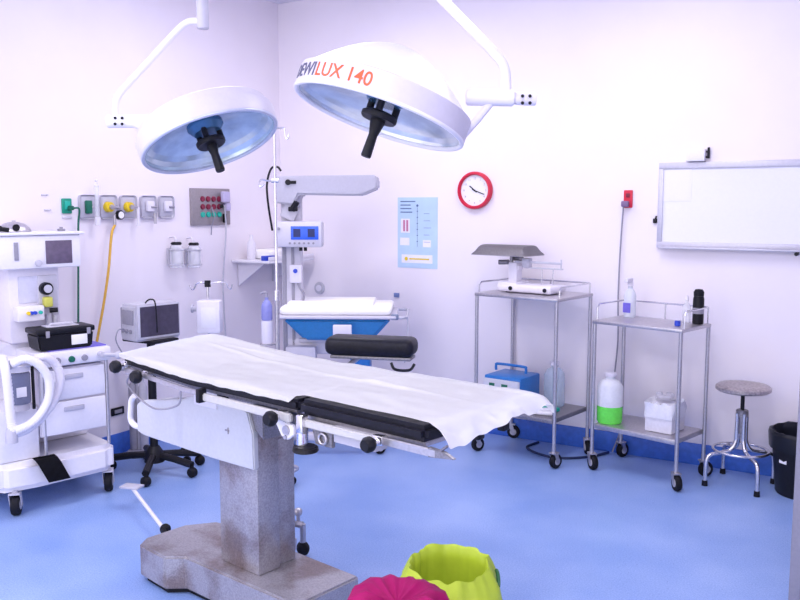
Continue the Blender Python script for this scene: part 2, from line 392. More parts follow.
hand(R(309), .05, .004).build('hour_hand', BLACK, t); hand(R(110), .08, .0028).xf(Matrix.Translation((0, 0, .002))).build('minute_hand', BLACK, t)
MB().cyl((0, 0, .021), (0, 0, .028), .006).build('hub', BLACK, t)
# poster
xa, za = backwall(398, 197.5); xb, zb = backwall(437.5, 269)
w, h = xb - xa, za - zb
t = thing('wall_poster', 'pale blue information poster with diagrams on the wall', 'poster', M=bw((xa + xb) / 2, (za + zb) / 2))
MB().bx(-w / 2, w / 2, -.003, 0, -h / 2, h / 2).build('sheet', mat('poster_paper', (.50, .67, .86), .6, var=.05, scale=9), t)
b = MB()
for k in range(4): b.bx(-w * .43, -w * .43 + w * (.38 if k == 0 else .24 + .02 * k), -.0042, -.0031, h * (.435 - .05 * k), h * (.45 - .05 * k))
for k in range(5): b.bx(w * .16, w * (.30 + .02 * (k % 3)), -.0042, -.0031, h * (.27 - .1 * k), h * (.275 - .1 * k))
for k in range(6): b.bx(-.006, .006, -.0042, -.0031, h * (.30 - .085 * k), h * (.31 - .085 * k))
b.bx(-.001, .001, -.0042, -.0031, -h * .2, h * .36)
b.cyl((0, -.0031, h * .385), (0, -.0045, h * .385), .009); b.build('printed_lines', mat('poster_ink', (.10, .16, .34), .6), t)
b = MB().bx(-w * .42, -w * .19, -.004, -.0031, h * .0, h * .2).bx(-w * .44, -w * .2, -.004, -.0031, -h * .18, -h * .07).bx(w * .14, w * .34, -.004, -.0031, -h * .2, -h * .1).bx(-w * .4, w * .38, -.004, -.0031, -h * .43, -h * .31); b.build('white_boxes', PAPER, t)
MB().bx(-w * .36, -w * .31, -.0048, -.0041, h * .02, h * .18).bx(-w * .28, -w * .23, -.0048, -.0041, h * .02, h * .18).build('pink_bars', mat('pink_ink', (.55, .20, .35), .6), t)
MB().cyl((-w * .28, -.0041, -h * .37), (-w * .28, -.0048, -h * .37), .014).bx(-w * .2, w * .3, -.0048, -.0041, -h * .38, -h * .36).build('yellow_marks', YELLOW, t)
# little sticker tag by the cot on the wall
x0, z0 = backwall(397, 295)
o = MB().bx(-.022, .022, -.012, 0, -.016, .016, .003).build('wall_tag', mat('slate_blue', (.16, .22, .45), .5)); o.matrix_world = bw(x0, z0); tag(o, 'tiny slate blue tag on the wall under the blue poster', 'tag')
# outlet on the wall behind the warmer
x0, z0 = backwall(320, 288)
t = thing('wall_socket', 'round pale wall socket low behind the infant warmer', 'socket', M=bw(x0, z0))
MB().cyl((0, 0, 0), (0, -.015, 0), .05, .046, bev=.003).build('faceplate', LGREY, t); MB().cyl((0, -.0155, 0), (0, -.02, 0), .025).build('socket_insert', WHITE2, t)
# red socket, plug, cord
x0, z0 = backwall(628.5, 199)
t = thing('wall_socket', 'red wall socket between clock and whiteboard', 'socket', M=bw(x0, z0))
MB().bx(-.028, .028, -.014, 0, -.055, .055, .005).build('faceplate', REDP, t)
MB().bx(-.012, .012, -.018, -.0145, .01, .035, .003).cyl((0, -.018, .022), (0, -.0195, .022), .005).build('socket_insert', MAROON, t)
o = MB().bx(-.034, .012, -.05, -.0145, -.05, -.012, .008).build('power_plug', mat('violet_grey_plastic', (.20, .13, .26), .4)); o.matrix_world = bw(x0, z0); tag(o, 'violet grey plug in the red wall socket', 'plug')
pts = [V((x0 - .022, YB - .03, z0 - .051))] + [V((onY(x, yy, YB).x, YB - .02 - .005 * (k > 2), onY(x, yy, YB).z)) for k, (x, yy) in enumerate([(622.5, 230), (620.5, 262), (619, 300), (619, 340), (615, 385), (616, 420)])] + [V((-1.56, YB - .03, .15)), V((-1.60, YB - .04, .012))]
tag(MB().tube(pts, .005, 8).build('hanging_power_cable', MGREY), 'dark thin cord hanging from the red wall socket behind the trolley', 'cord')
# whiteboard
xa, za = backwall(660, 163); xb, zb = backwall(806, 250)
zb = backwall(660, 247.5)[1]; w, h = xb - xa, za - zb
t = thing('whiteboard', 'white magnetic whiteboard with silver frame on the wall', 'whiteboard', M=bw((xa + xb) / 2, (za + zb) / 2))
MB().bx(-w / 2 + .01, w / 2 - .01, -.012, 0, -h / 2 + .01, h / 2 - .01).build('board', mat('whiteboard_enamel', (.80, .80, .92), .14, var=.01), t)
fr = mat('board_frame_aluminium', (.56, .55, .64), .4, .4)
b = MB(); f = .038
b.bx(-w / 2, w / 2, -.022, 0, h / 2 - f, h / 2, .003).bx(-w / 2, w / 2, -.022, 0, -h / 2, -h / 2 + f, .003).bx(-w / 2, -w / 2 + f * .8, -.022, 0, -h / 2 + f, h / 2 - f, .003).bx(w / 2 - f * .8, w / 2, -.022, 0, -h / 2 + f, h / 2 - f, .003)
b.build('frame', fr, t)
MB().bx(-w / 2 + .02, w / 2 - .02, -.06, -.0225, -h / 2 - .004, -h / 2 + .008, .003).build('pen_tray', fr, t)
xw, zw = (xa + xb) / 2, (za + zb) / 2
o = MB().bx(-.13, .06, -.0005, .001, -.09, .1).build('paper_note', PAPER)
x0, z0 = backwall(682, 186); o.matrix_world = Matrix.Translation((x0, YB - .0135, z0)); tag(o, 'white paper note stuck in the upper left of whiteboard', 'paper')
x0, z0 = backwall(655.5, 219.5)
o = MB().bx(-.012, .012, -.02, 0, -.022, .006, .004).cyl((.003, -.012, .006), (.008, -.012, .022), .005).build('wall_clip', BLACK); o.matrix_world = bw(x0, z0); tag(o, 'small black clip on the wall just left of whiteboard', 'clip')
x0, z0 = backwall(697, 155.5)
t = thing('wall_box', 'small white device box on the wall above whiteboard', 'box', M=bw(x0, z0))
MB().bx(-.055, .055, -.05, 0, -.036, .036, .005).build('body', WHITE, t); MB().cyl((.07, -.02, -.02), (.07, -.02, .045), .007).cyl((.055, -.02, -.012), (.07, -.02, -.012), .006).cyl((.055, -.02, .02), (.07, -.02, .02), .006).build('side_fitting', BLACK, t)
x0, z0 = backwall(797.5, 253)
o = MB().cyl((0, 0, 0), (0, -.06, 0), .011, bev=.002).build('marker_pen', BLACK); o.matrix_world = Matrix.Translation((x0, YB - .001, z0 - .004)); tag(o, 'black marker pen at the wall under the right end of whiteboard', 'marker pen')  # marker pen, modelled as a short cylinder standing out from the wall

# ---------------------------------------------------------------- casters
def caster(x, y, parent, r=.05, z_top=.13, ang=0., wheel=RUBBER, fork=STEEL, name='caster'):
    M = Matrix.Translation((x, y, 0)) @ Matrix.Rotation(R(ang), 4, 'Z')
    c = MB().cyl((0, 0, r * 2 + .008), (0, 0, z_top), r * .28).bx(-r * .5, r * .7, -r * .48, r * .48, r * 2 + .003, r * 2 + .012, .002)
    for s in (-1, 1): c.prism([(-r * .35, r * 2 + .006), (r * .35, r * 2 + .006), (r * .75, r * .8), (r * .2, r * .8)], s * r * .48 - .002, s * r * .48 + .002)
    c = c.xf(M).build(name, fork, parent)
    w_ = MB().lathe([(0, -r * .36), (r * .6, -r * .36), (r * .9, -r * .36), (r, -r * .2), (r, r * .2), (r * .9, r * .36), (r * .6, r * .36), (0, r * .36)], M=Matrix.Rotation(PI / 2, 4, 'X'), n=24).xf(M @ Matrix.Translation((r * .4, 0, r))).build('wheel', wheel, c)
    MB().cyl((0, -r * .4, 0), (0, r * .4, 0), r * .5).xf(M @ Matrix.Translation((r * .4, 0, r))).build('wheel_hub', LGREY, c)
    return c

# ---------------------------------------------------------------- trolleys
def trolley(name, label, c, rz, W_, D_, ztop, zlow, rail, top_th=.02, group='steel trolleys along the wall', legr=.0115, cas=None):
    t = thing(name, label, 'trolley', (*c, 0), rz, group)
    w, d = W_ / 2, D_ / 2
    MB().bx(-w - .012, w + .012, -d - .012, d + .012, ztop - top_th, ztop, .004).build('top_shelf', STEEL, t)
    MB().bx(-w + .012, w - .012, -d - .005, d + .005, zlow - .03, zlow, .004).build('lower_shelf', DSTEEL if zlow > .29 else STEEL, t)
    for i, (sx, sy) in enumerate(((-1, -1), (1, -1), (1, 1), (-1, 1))):
        MB().cyl((sx * w, sy * d, .125), (sx * w, sy * d, ztop - top_th), legr, n=14).build('leg', STEEL, t)
        caster(sx * w, sy * d, t, .045, .135, (cas or (20, -60, 40, 10))[i])
    z1 = ztop + rail; e = .006
    X, Y = w + .002, d + .002
    b = MB().tube([(-X, -Y + .03, ztop), (-X, -Y + .03, z1 - .02), (-X, -Y + .05, z1), (-X, Y - .02, z1), (-X + .02, Y, z1), (X - .02, Y, z1), (X, Y - .02, z1), (X, -Y + .05, z1), (X, -Y + .03, z1 - .02), (X, -Y + .03, ztop)], .0055, 8, smooth=False)
    for p in ((0, Y), (-X * .97, Y), (X * .97, Y)): b.cyl((p[0], p[1], ztop), (p[0], p[1], z1), .005, n=10)
    b.build('guard_rail', CHROME, t)
    return t
T1 = trolley('steel_trolley', 'tall steel trolley carrying the baby scale and blue generator', (-2.065, 5.055), -9, .58, .425, 1.043, .305, .065, cas=(70, 80, -50, 20))
T2 = trolley('steel_trolley', 'lower steel trolley with bottles on top and green jug below', (-1.308, 5.02), -14, .55, .335, .915, .285, .095, cas=(-30, -40, 60, 80))
bpy.context.view_layer.update()
def on(T, x, y, z, rz=0): return T.matrix_world @ Matrix.Translation((x, y, z)) @ Matrix.Rotation(R(rz), 4, 'Z')

# baby scale
t = thing('baby_scale', 'white mechanical baby scale with grey tray on tall trolley', 'scale', M=on(T1, -.05, 0, 1.044))
MB().box((.03, 0, .03), (.40, .2, .05), .018, seg=3).box((-.1, .0, .05), (.14, .17, .03), .01).build('base', WHITE2, t)
for sx in (-.1, .17):
    for sy in (-.07, .07): MB().cyl((sx, sy, 0), (sx, sy, .012), .014).build('foot', RUBBER, t)
MB().box((-.09, 0, .12), (.065, .07, .14), .008).box((-.085, 0, .155), (.08, .05, .03), .005).build('column', WHITE2, t)
tr = MB(); bm = tr.bm; rows = []
for i in range(25):                                              # shallow trough turned bowl down, ends drawn in
    u = i / 24 * 2 - 1; row = []
    for j in range(13):
        v = j / 12 * 2 - 1
        hgt = .062 * (1 - abs(v) ** 3.0) ** .6 * min(1, (1 - abs(u)) / .16 + .02)
        row.append(bm.verts.new((u * .205 - .15, v * .12, .238 + hgt)))
    rows.append(row)
for i in range(24):
    for j in range(12): bm.faces.new((rows[i][j], rows[i + 1][j], rows[i + 1][j + 1], rows[i][j + 1]))
bmesh.ops.solidify(bm, geom=bm.faces[:], thickness=.004)
tr.box((-.15, 0, .236), (.41, .24, .006), .002)
tr.build('weighing_tray', mat('grey_tray_metal', (.36, .34, .37), .45, .4, var=.1, scale=120), t)
MB().cyl((-.10, -.03, .19), (-.10, -.03, .235), .012).cyl((-.06, .03, .19), (-.06, .03, .235), .012).cyl((-.11, 0, .215), (-.05, 0, .215), .016).build('tray_support', DSTEEL, t)
MB().box((.09, -.02, .195), (.34, .012, .014), .002).box((.13, -.02, .16), (.28, .01, .009), .002).cyl((.255, -.02, .155), (.255, -.02, .22), .004).build('beam', LGREY, t)
MB().cyl((-.20, -.02, .185), (-.13, -.02, .19), .016).build('counterweight', DSTEEL, t)
MB().box((.01, -.02, .19), (.05, .05, .06), .006).build('sliding_poise', LGREY, t)
MB().cyl((.12, -.02, .06), (.12, -.02, .155), .004).cyl((.20, -.02, .06), (.20, -.02, .155), .004).build('beam_post', CHROME, t)
for q in (-.06, .19): MB().cyl((q, -.101, .03), (q, -.107, .03), .013).build('levelling_knob', BLACK, t)
# electrosurgical generator
t = thing('electrosurgical_unit', 'blue electrosurgical generator with white panel on lower trolley shelf', 'medical device', M=on(T1, -.125, -.04, .306, 3))
MB().box((0, 0, .107), (.27, .26, .195), .012).build('case', BLUEB, t)
MB().prism([(-.13, .015), (.13, .015), (.13, .185), (-.13, .185)], -.147, -.131, .003).build('control_panel', mat('panel_cream', (.66, .66, .72), .5), t)
MB().bx(-.085, -.045, -.150, -.1475, .135, .16, .001).bx(.005, .05, -.150, -.1475, .14, .16, .001).build('display', DGREEN, t)
b = MB()
for k in range(5): b.cyl((-.09 + k * .045, -.1475, .05), (-.09 + k * .045, -.153, .05), .009)
for k in range(4): b.bx(-.095 + k * .05, -.07 + k * .05, -.1490, -.1475, .10, .106)
b.build('buttons', MGREY, t)
MB().tube([(-.11, -.02, .22), (-.11, -.02, .25), (-.09, -.02, .262), (.09, -.02, .262), (.11, -.02, .25), (.11, -.02, .22)], .009, 10).build('carry_handle', BLUEB, t)
for sx in (-.1, .1):
    for sy in (-.1, .1): MB().cyl((sx, sy, 0), (sx, sy, .012), .013).build('foot', RUBBER, t)
# translucent blue jug
t = thing('plastic_jug', 'translucent pale blue jug behind the blue generator', 'jug', M=on(T1, .095, .12, .306))
MB().lathe([(0, 0), (.062, 0), (.068, .01), (.068, .2), (.05, .235), (.024, .25), (.024, .265), (0, .265)]).build('body', mat('pale_blue_plastic', (.60, .76, .92), .35, alpha=.32), t)
MB().cyl((0, 0, .266), (0, 0, .29), .028).build('cap', WHITE2, t)
o = MB().box((.0, .0, .012), (.13, .07, .022), .008).box((.02, .01, .030), (.07, .05, .012), .005, rot=Matrix.Rotation(.4, 3, 'Z')).build('folded_paper_wrap', PAPER); o.matrix_world = on(T1, .165, -.14, .3065, 20); tag(o, 'crumpled white paper wrap on lower shelf of tall trolley', 'paper')
o = MB().box((0, 0, .012), (.10, .06, .024), .006).build('teal_packet', TEAL); o.matrix_world = on(T1, .16, -.03, .3065, -10); tag(o, 'teal packet on lower shelf of tall trolley', 'packet')
o = MB().tube([(-1.62, 5.28, .009), (-1.70, 5.12, .009), (-1.85, 5.0, .009), (-2.0, 5.02, .009), (-2.12, 5.12, .009), (-2.1, 5.27, .009)], .008, 8).build('floor_cable', mat('dark_blue_cable', (.01, .02, .08), .5)); tag(o, 'dark cable lying on the floor beneath the tall trolley', 'cable')

# things on trolley 2
t = thing('spray_bottle', 'clear spray bottle at the rear of the lower trolley top', 'bottle', M=on(T2, -.20, .10, .916))
MB().lathe([(0, 0), (.034, 0), (.037, .008), (.037, .13), (.03, .155), (.014, .175), (.014, .19), (0, .19)]).build('body', TRANSL, t)
MB().cyl((0, 0, .191), (0, 0, .215), .017).box((.0, -.02, .228), (.024, .07, .026), .005).build('trigger_head', WHITE2, t)
MB().bx(-.025, .025, -.0385, -.036, .03, .09).build('label_band', VIOLET, t)
t = thing('black_bottle', 'black plastic bottle at the right end of the lower trolley', 'bottle', M=on(T2, .236, .11, .916) @ Matrix.Diagonal((.92, .92, 1, 1)))
MB().lathe([(0, 0), (.032, 0), (.034, .008), (.034, .145), (.03, .16), (.03, .162), (0, .162)]).build('body', BLACK, t)
MB().lathe([(.031, .163), (.032, .185), (.022, .2), (0, .203)]).build('cap', RUBBER, t)
MB().cyl((0, 0, .06), (0, 0, .095), .0348, n=24).build('label_band', MGREY, t)
t = thing('gel_bottle', 'small clear gel bottle standing beside the black bottle', 'bottle', M=on(T2, .17, .10, .916))
MB().lathe([(0, 0), (.022, 0), (.024, .006), (.024, .1), (.009, .12), (.009, .135), (0, .135)]).build('body', GLASSY, t)
MB().cyl((0, 0, .136), (0, 0, .16), .011, .006).build('nozzle', WHITE2, t)
o = MB().cyl((0, 0, 0), (0, 0, .03), .017, bev=.003).build('bottle_cap', BLUEP); o.matrix_world = on(T2, .195, -.055, .916); tag(o, 'small blue cap on the lower trolley before the gel bottle', 'cap')
t = thing('plastic_jug', 'white plastic jug with bright green liquid on lower trolley shelf', 'jug', M=on(T2, -.212, -.08, .286, 110) @ Matrix.Diagonal((.87, 1.15, .93, 1)))
MB().lathe([(0, .112), (.0835, .112), (.0835, .24), (.06, .275), (.03, .29), (.03, .305), (0, .305)], n=28, sy=.8).build('body', mat('milky_plastic', (.80, .82, .90), .35, alpha=.85), t)
MB().lathe([(0, 0), (.076, 0), (.083, .012), (.083, .111), (0, .111)], n=28, sy=.8).build('liquid', LIME, t)
MB().cyl((0, 0, .306), (0, 0, .33), .033, bev=.003).build('cap', WHITE2, t)
MB().tube([(.03, 0, .29), (.07, 0, .285), (.098, 0, .255), (.098, 0, .2), (.084, 0, .18)], .011, 8).build('handle', WHITE2, t)
t = thing('waste_box', 'white box lined with a white bag on lower trolley shelf', 'box', M=on(T2, .115, -.01, .286, 4) @ Matrix.Diagonal((.80, .85, .95, 1)))
MB().box((0, 0, .085), (.21, .22, .17), .012).build('box_body', mat('white_card', (.74, .73, .82), .6), t)
b = MB(); bm = b.bm; n = 40; rings = []
for zz, k, am in ((.09, 1.06, .004), (.15, 1.08, .006), (.185, 1.04, .01), (.175, .9, .012), (.14, .6, .02), (.145, .2, .015)):
    ring = []
    for j in range(n):
        a = 2 * PI * j / n; q = max(abs(math.cos(a)), abs(math.sin(a))) ** -.85
        r_ = .106 * k * q
        ring.append(bm.verts.new((r_ * math.cos(a) + random.uniform(-am, am), r_ * math.sin(a) * 1.04 + random.uniform(-am, am), zz + random.uniform(-am, am))))
    rings.append(ring)
for A, B in zip(rings, rings[1:]):
    for j in range(n): bm.faces.new((A[j], A[(j + 1) % n], B[(j + 1) % n], B[j]))
bm.faces.new(rings[-1]); b.build('bag_liner', mat('white_bag_plastic', (.78, .78, .86), .4), t, 80)
o = MB().box((0, 0, .012), (.07, .05, .02), .006).box((.03, .03, .015), (.05, .05, .03), .01).box((-.03, .02, .018), (.04, .05, .03), .01).build('waste_wrappers', LGREY); o.matrix_world = on(T2, .11, -.01, .286 + .186, 30); tag(o, 'crumpled grey wrappers on top of the bag-lined box', 'waste')

# ---------------------------------------------------------------- stool
p1, p2 = onZ(707, 484, 0), onZ(763, 493, 0)
sc = V((-.790, 5.075, 0))
t = thing('stool', 'round steel stool with foot ring beside the black bin', 'stool', sc, -9)
zs = .585
MB().lathe([(0, zs - .004), (.09, zs), (.137, zs - .002), (.15, zs - .012), (.15, zs - .028), (.137, zs - .037), (.02, zs - .042), (0, zs - .042)], n=40).build('seat', mat('mottled_steel', (.42, .37, .38), .35, .6, var=.3, scale=70), t)
MB().cyl((0, 0, .31), (0, 0, zs - .042), .011).build('screw_post', BLACK, t)
MB().cyl((0, 0, .40), (0, 0, .44), .034, bev=.004).cyl((0, 0, .30), (0, 0, .40), .018).build('collar', DSTEEL, t)
for k in range(4):
    a = R(45 + 90 * k); u = V((math.cos(a), math.sin(a), 0))
    l = MB().tube([u * .028 + CU * .42, u * .028 + CU * .30, u * .032 + CU * .25, u * .06 + CU * .205, u * .12 + CU * .19, u * .175 + CU * .18, u * .2 + CU * .145, u * .205 + CU * .02], .0115, 10).build('leg', CHROME, t)
    MB().cyl(u * .205, u * .205 + CU * .03, .017, .015).build('foot_cap', RUBBER, l)
MB().torus((0, 0, .205), .15, .008).build('foot_ring', CHROME, t)
# bin
t = thing('waste_bin', 'black plastic waste bin on the floor beside the steel stool', 'bin', (-.447, 5.10, 0))
MB().lathe([(0, 0), (.150, 0), (.156, .01), (.185, .32), (.194, .325), (.196, .35), (.186, .352), (.180, .335), (.150, .02), (0, .015)], n=40).build('body', BLACK, t)
MB().box((0, 0, 0), (.05, .004, .04), .001).xf(Matrix.Translation((-.105, -.135, .21)) @ Matrix.Rotation(R(-38), 4, 'Z') @ Matrix.Rotation(R(-5.5), 4, 'X')).build('sticker', PAPER, t)
b = MB(); b.lathe([(.197, .26), (.201, .34), (.197, .358), (.183, .36), (.176, .33), (.165, .2)], n=48)
for v in b.bm.verts: v.co += V((random.uniform(-.003, .003), random.uniform(-.003, .003), random.uniform(-.004, .004)))
b.build('bag_liner', mat('black_bag_plastic', (.008, .010, .018), .35, spec=.3), t, 80)

# ---------------------------------------------------------------- operating table
TR = thing('operating_table', 'operating table with black mattress on a grey steel pedestal', 'operating table', (-2.23, 2.53, 0), -10)
TM = Matrix.Translation((-2.23, 2.53, 0)) @ Matrix.Rotation(R(-10), 4, 'Z')
# base: wide rear block and longer bar with recessed flanks
MB().hprism([(-.535, -.16), (-.495, -.215), (-.30, -.225), (-.235, -.165), (.43, -.15), (.43, .175), (-.235, .175), (-.30, .20), (-.46, .16), (-.535, .04)], .025, .165, .008).build('base', STAIN, TR)
MB().hprism([(-.51, -.14), (-.48, -.19), (-.31, -.20), (-.25, -.14), (.41, -.13), (.41, .155), (-.25, .155), (-.31, .18), (-.45, .14), (-.51, .03)], .0, .0249).build('base_underside', BLACK, TR)
MB().bx(-.10, .140, -.085, .025, .1655, .80, .006).build('column', STAIN, TR)
MB().bx(-.06, .122, .026, .122, .166, .685, .006).build('column_rear_cover', STAIN, TR)
# shroud
MB().prism([(-.645, .73), (-.60, .755), (-.30, .805), (-.165, .85), (-.13, .84), (-.02, .845), (.10, .83), (.125, .82), (.155, .74), (.158, .60), (-.10, .595), (-.60, .60), (-.645, .61)], -.115, -.087, .005).prism([(-.63, .73), (-.60, .745), (-.30, .795), (-.165, .84), (-.13, .835), (-.11, .835), (-.11, .605), (-.60, .61), (-.63, .62)], -.0875, .02, .004).build('shroud', mat('shroud_enamel', (.62, .63, .68), .32, .25, var=.03), TR)
MB().bx(-.012, .012, -.118, -.1155, .725, .731).bx(.004, .008, -.118, -.1155, .715, .74).build('shroud_latch', MGREY, TR)
MB().prism([(-.01, .846), (.20, .72), (.20, .90), (-.01, .9)], -.10, .10, .004).build('column_head', DSTEEL, TR)
MB().bx(-.12, -.02, -.115, .1, .845, .895, .003).build('tilt_joint', BLACK, TR)
CREAM = mat('cream_grey_enamel', (.56, .55, .56), .4, .2, var=.05)
def ztop(s): return .962 + max(0., -.05 - s) * .06
# sections: frame panels, rails, mattress pads
def slab(name, s0, s1, o0, o1, zt, zb, m, bev=.012, shift=0):
    mid = [-.05] if s0 < -.05 < s1 else []
    return MB().prism([(q, ztop(q) + zb) for q in [s0] + mid + [s1]] + [(q, ztop(q) + zt) for q in [s1] + mid + [s0]], o0, o1, bev).build(name, m, TR)
slab('back_mattress', -.488, .575, -.262, .27, 0, -.038, VINYL, .010)
lab(slab('leg_mattress', .582, 1.125, -.270, .27, .006, -.045, VINYL, .016), 'thicker black leg section of the mattress')
slab('back_frame', -.47, .55, -.24, .25, -.0385, -.055, DSTEEL, .003)
slab('leg_frame', .60, 1.11, -.25, .25, -.0455, -.06, STEEL, .003)
lab(slab('side_rail', .08, .56, -.285, -.268, -.047, -.076, CREAM, .004), 'cream enamelled side rail')
slab('side_rail', -.45, .06, -.283, -.270, -.041, -.06, STEEL, .003)
lab(slab('side_rail', .60, .93, -.285, -.268, -.052, -.078, CREAM, .004), 'cream enamelled side rail')
slab('side_rail', -.45, .93, .262, .275, -.045, -.075, STEEL, .003)
slab('end_plate', .93, 1.17, -.278, -.262, -.05, -.075, STEEL, .003)
MB().prism([(1.14, .885), (1.235, .895), (1.20, .91), (1.14, .915)], -.2775, -.2625, .002).cyl((1.17, -.27, .90), (1.21, -.275, .93), .004).build('end_pin', DSTEEL, TR)
# under-structure near the hinge
MB().prism([(.30, .87), (.62, .87), (.72, .84), (.80, .86), (.90, .875), (.90, .895), (.30, .90)], -.245, -.20, .004).build('section_linkage', DSTEEL, TR)
MB().prism([(.455, .895), (.56, .875), (.565, .845), (.53, .82), (.50, .83)], -.272, -.258, .003).build('hinge_bracket', WHITE, TR)
MB().cyl((.53, -.273, .855), (.53, -.279, .855), .016).cyl((.525, -.273, .83), (.525, -.278, .83), .007).build('hinge_bolt', STEEL, TR)
MB().bx(.605, .635, -.30, -.27, .83, .925, .004).cyl((.62, -.285, .825), (.62, -.285, .865), .020).build('rail_clamp', CHROME, TR)
MB().cyl((.635, -.285, .806), (.635, -.285, .824), .045, .04, bev=.004).build('clamp_knob', BLACK, TR)
MB().prism([(.635, .905), (.74, .90), (.74, .83), (.66, .83)], -.265, -.25, .003).build('gear_plate', DSTEEL, TR)
MB().torus((.70, -.27, .855), .017, .005, M=Matrix.Rotation(PI / 2, 4, 'X')).cyl((.66, -.266, .89), (.66, -.272, .89), .008).cyl((.69, -.266, .888), (.69, -.272, .888), .008).build('gear_wheel', STEEL, TR)
MB().bx(.74, .92, -.262, -.20, .85, .905, .006).build('leg_drive_case', LGREY, TR)
def knob(s, o, z, r=.03):
    MB().cyl((s, o + .05, z), (s, o + .012, z), .012).bx(s - .02, s + .02, o + .035, o + .065, z - .01, z + .020, .004).build('knob_clamp', CHROME, TR)
    MB().lathe([(0, -.016), (r * .75, -.016), (r, -.006), (r, .008), (r * .7, .02), (0, .02)], M=Matrix.Rotation(PI / 2, 4, 'X')).xf(Matrix.Translation((s, o, z))).build('knob', BLACK, TR)
knob(-.475, -.305, .947, .026); knob(-.325, -.305, .925, .027); knob(.50, -.315, .897, .026); knob(.945, -.315, .893, .024)
MB().bx(-.50, -.40, -.255, -.2, .905, .928, .004).build('head_bracket', STEEL, TR)
MB().bx(.06, .082, -.30, -.265, .88, .93, .003).build('rail_clamp', BLACK, TR)
for q in (.02, .16): MB().bx(1.075, 1.105, q, q + .035, .862, .898, .006).build('end_foot', BLACK, TR)
# hanging hoop of wire and side window plate under the back section
MB().bx(-.21, -.06, -.12, .10, .80, .90, .004).build('tilt_housing', WHITE2, TR)
MB().tube([(-.45, -.25, .92), (-.50, -.24, .86), (-.40, -.23, .80), (-.28, -.24, .79), (-.14, -.24, .83), (-.12, -.24, .89)], .004, 8).build('control_cable', MGREY, TR)
# rear hand lever on shroud tip and foot pedal
MB().tube([(-.63, -.09, .625), (-.70, -.09, .62), (-.735, -.09, .64), (-.735, -.09, .68), (-.725, -.09, .73), (-.70, -.09, .755)], .013, 10).build('hand_lever', WHITE, TR)
iv = TM.inverted()
a_, b_ = iv @ onZ(133, 489, .10), iv @ onZ(160, 527, .10)
b_ = iv @ onZ(163, 528, .07)
pdir = (b_ - a_).normalized()
MB().ball(b_ + V((.02, 0, 0)), .026).cyl(b_, b_ + V((.09, -.05, 0)), .014).build('pedal_joint', RUBBER, TR)
pd = MB().tube([a_, a_ + (b_ - a_) * .6, b_], .010, 10, smooth=False).build('brake_pedal', WHITE, TR)
MB().box(a_ + V((-.01, 0, .012)), (.11, .07, .012), .004, rot=Matrix.Rotation(R(25), 3, 'Z')).build('pedal_pad', LGREY, pd)
q = iv @ onZ(300, 553, 0.03)
rc = MB().bx(.03, .10, .1225, .150, .19, .24, .006).build('rear_pedal', STEEL, TR)
c_ = iv @ onZ(303, 545, .05)
MB().tube([(.065, .145, .215), (c_.x - .05, c_.y - .03, .15), (c_.x, c_.y, .145)], .016, 8, smooth=False).cyl((c_.x, c_.y, .06), (c_.x, c_.y, .15), .014).ball((c_.x - .03, c_.y, .20), .02).cyl((c_.x - .03, c_.y, .15), (c_.x - .03, c_.y, .2), .009).build('pedal_arm', STEEL, rc)
MB().ball((c_.x, c_.y, .035), .034, (1, .8, 1)).build('pedal_ball', RUBBER, rc)
MB().bx(.20, .34, -.1375, -.1352, .06, .12).build('rating_plate', LGREY, TR)
# arm board on the far rail
AM = Matrix.Translation(TM @ V((.195, .50, -.028))) @ Matrix.Rotation(R(18), 4, 'Z')
AL = iv @ AM
ab = MB().box((0, 0, 1.035), (.385, .14, .078), .03, seg=4).xf(AL).build('arm_board', VINYL, TR)
MB().bx(-.17, .18, -.05, .05, .982, .9955, .003).xf(AL).build('arm_board_plate', DSTEEL, ab)
MB().tube([(.10, -.06, .975), (.12, -.07, .95), (.18, -.07, .95), (.20, -.06, .975)], .006, 8).xf(AL).build('arm_board_strap', BLACK, ab)
MB().tube([(.12, .345, .90), (.13, .42, .92), (.14, .48, .955)], .012, 8, smooth=False).build('arm_board_post', STEEL, TR)

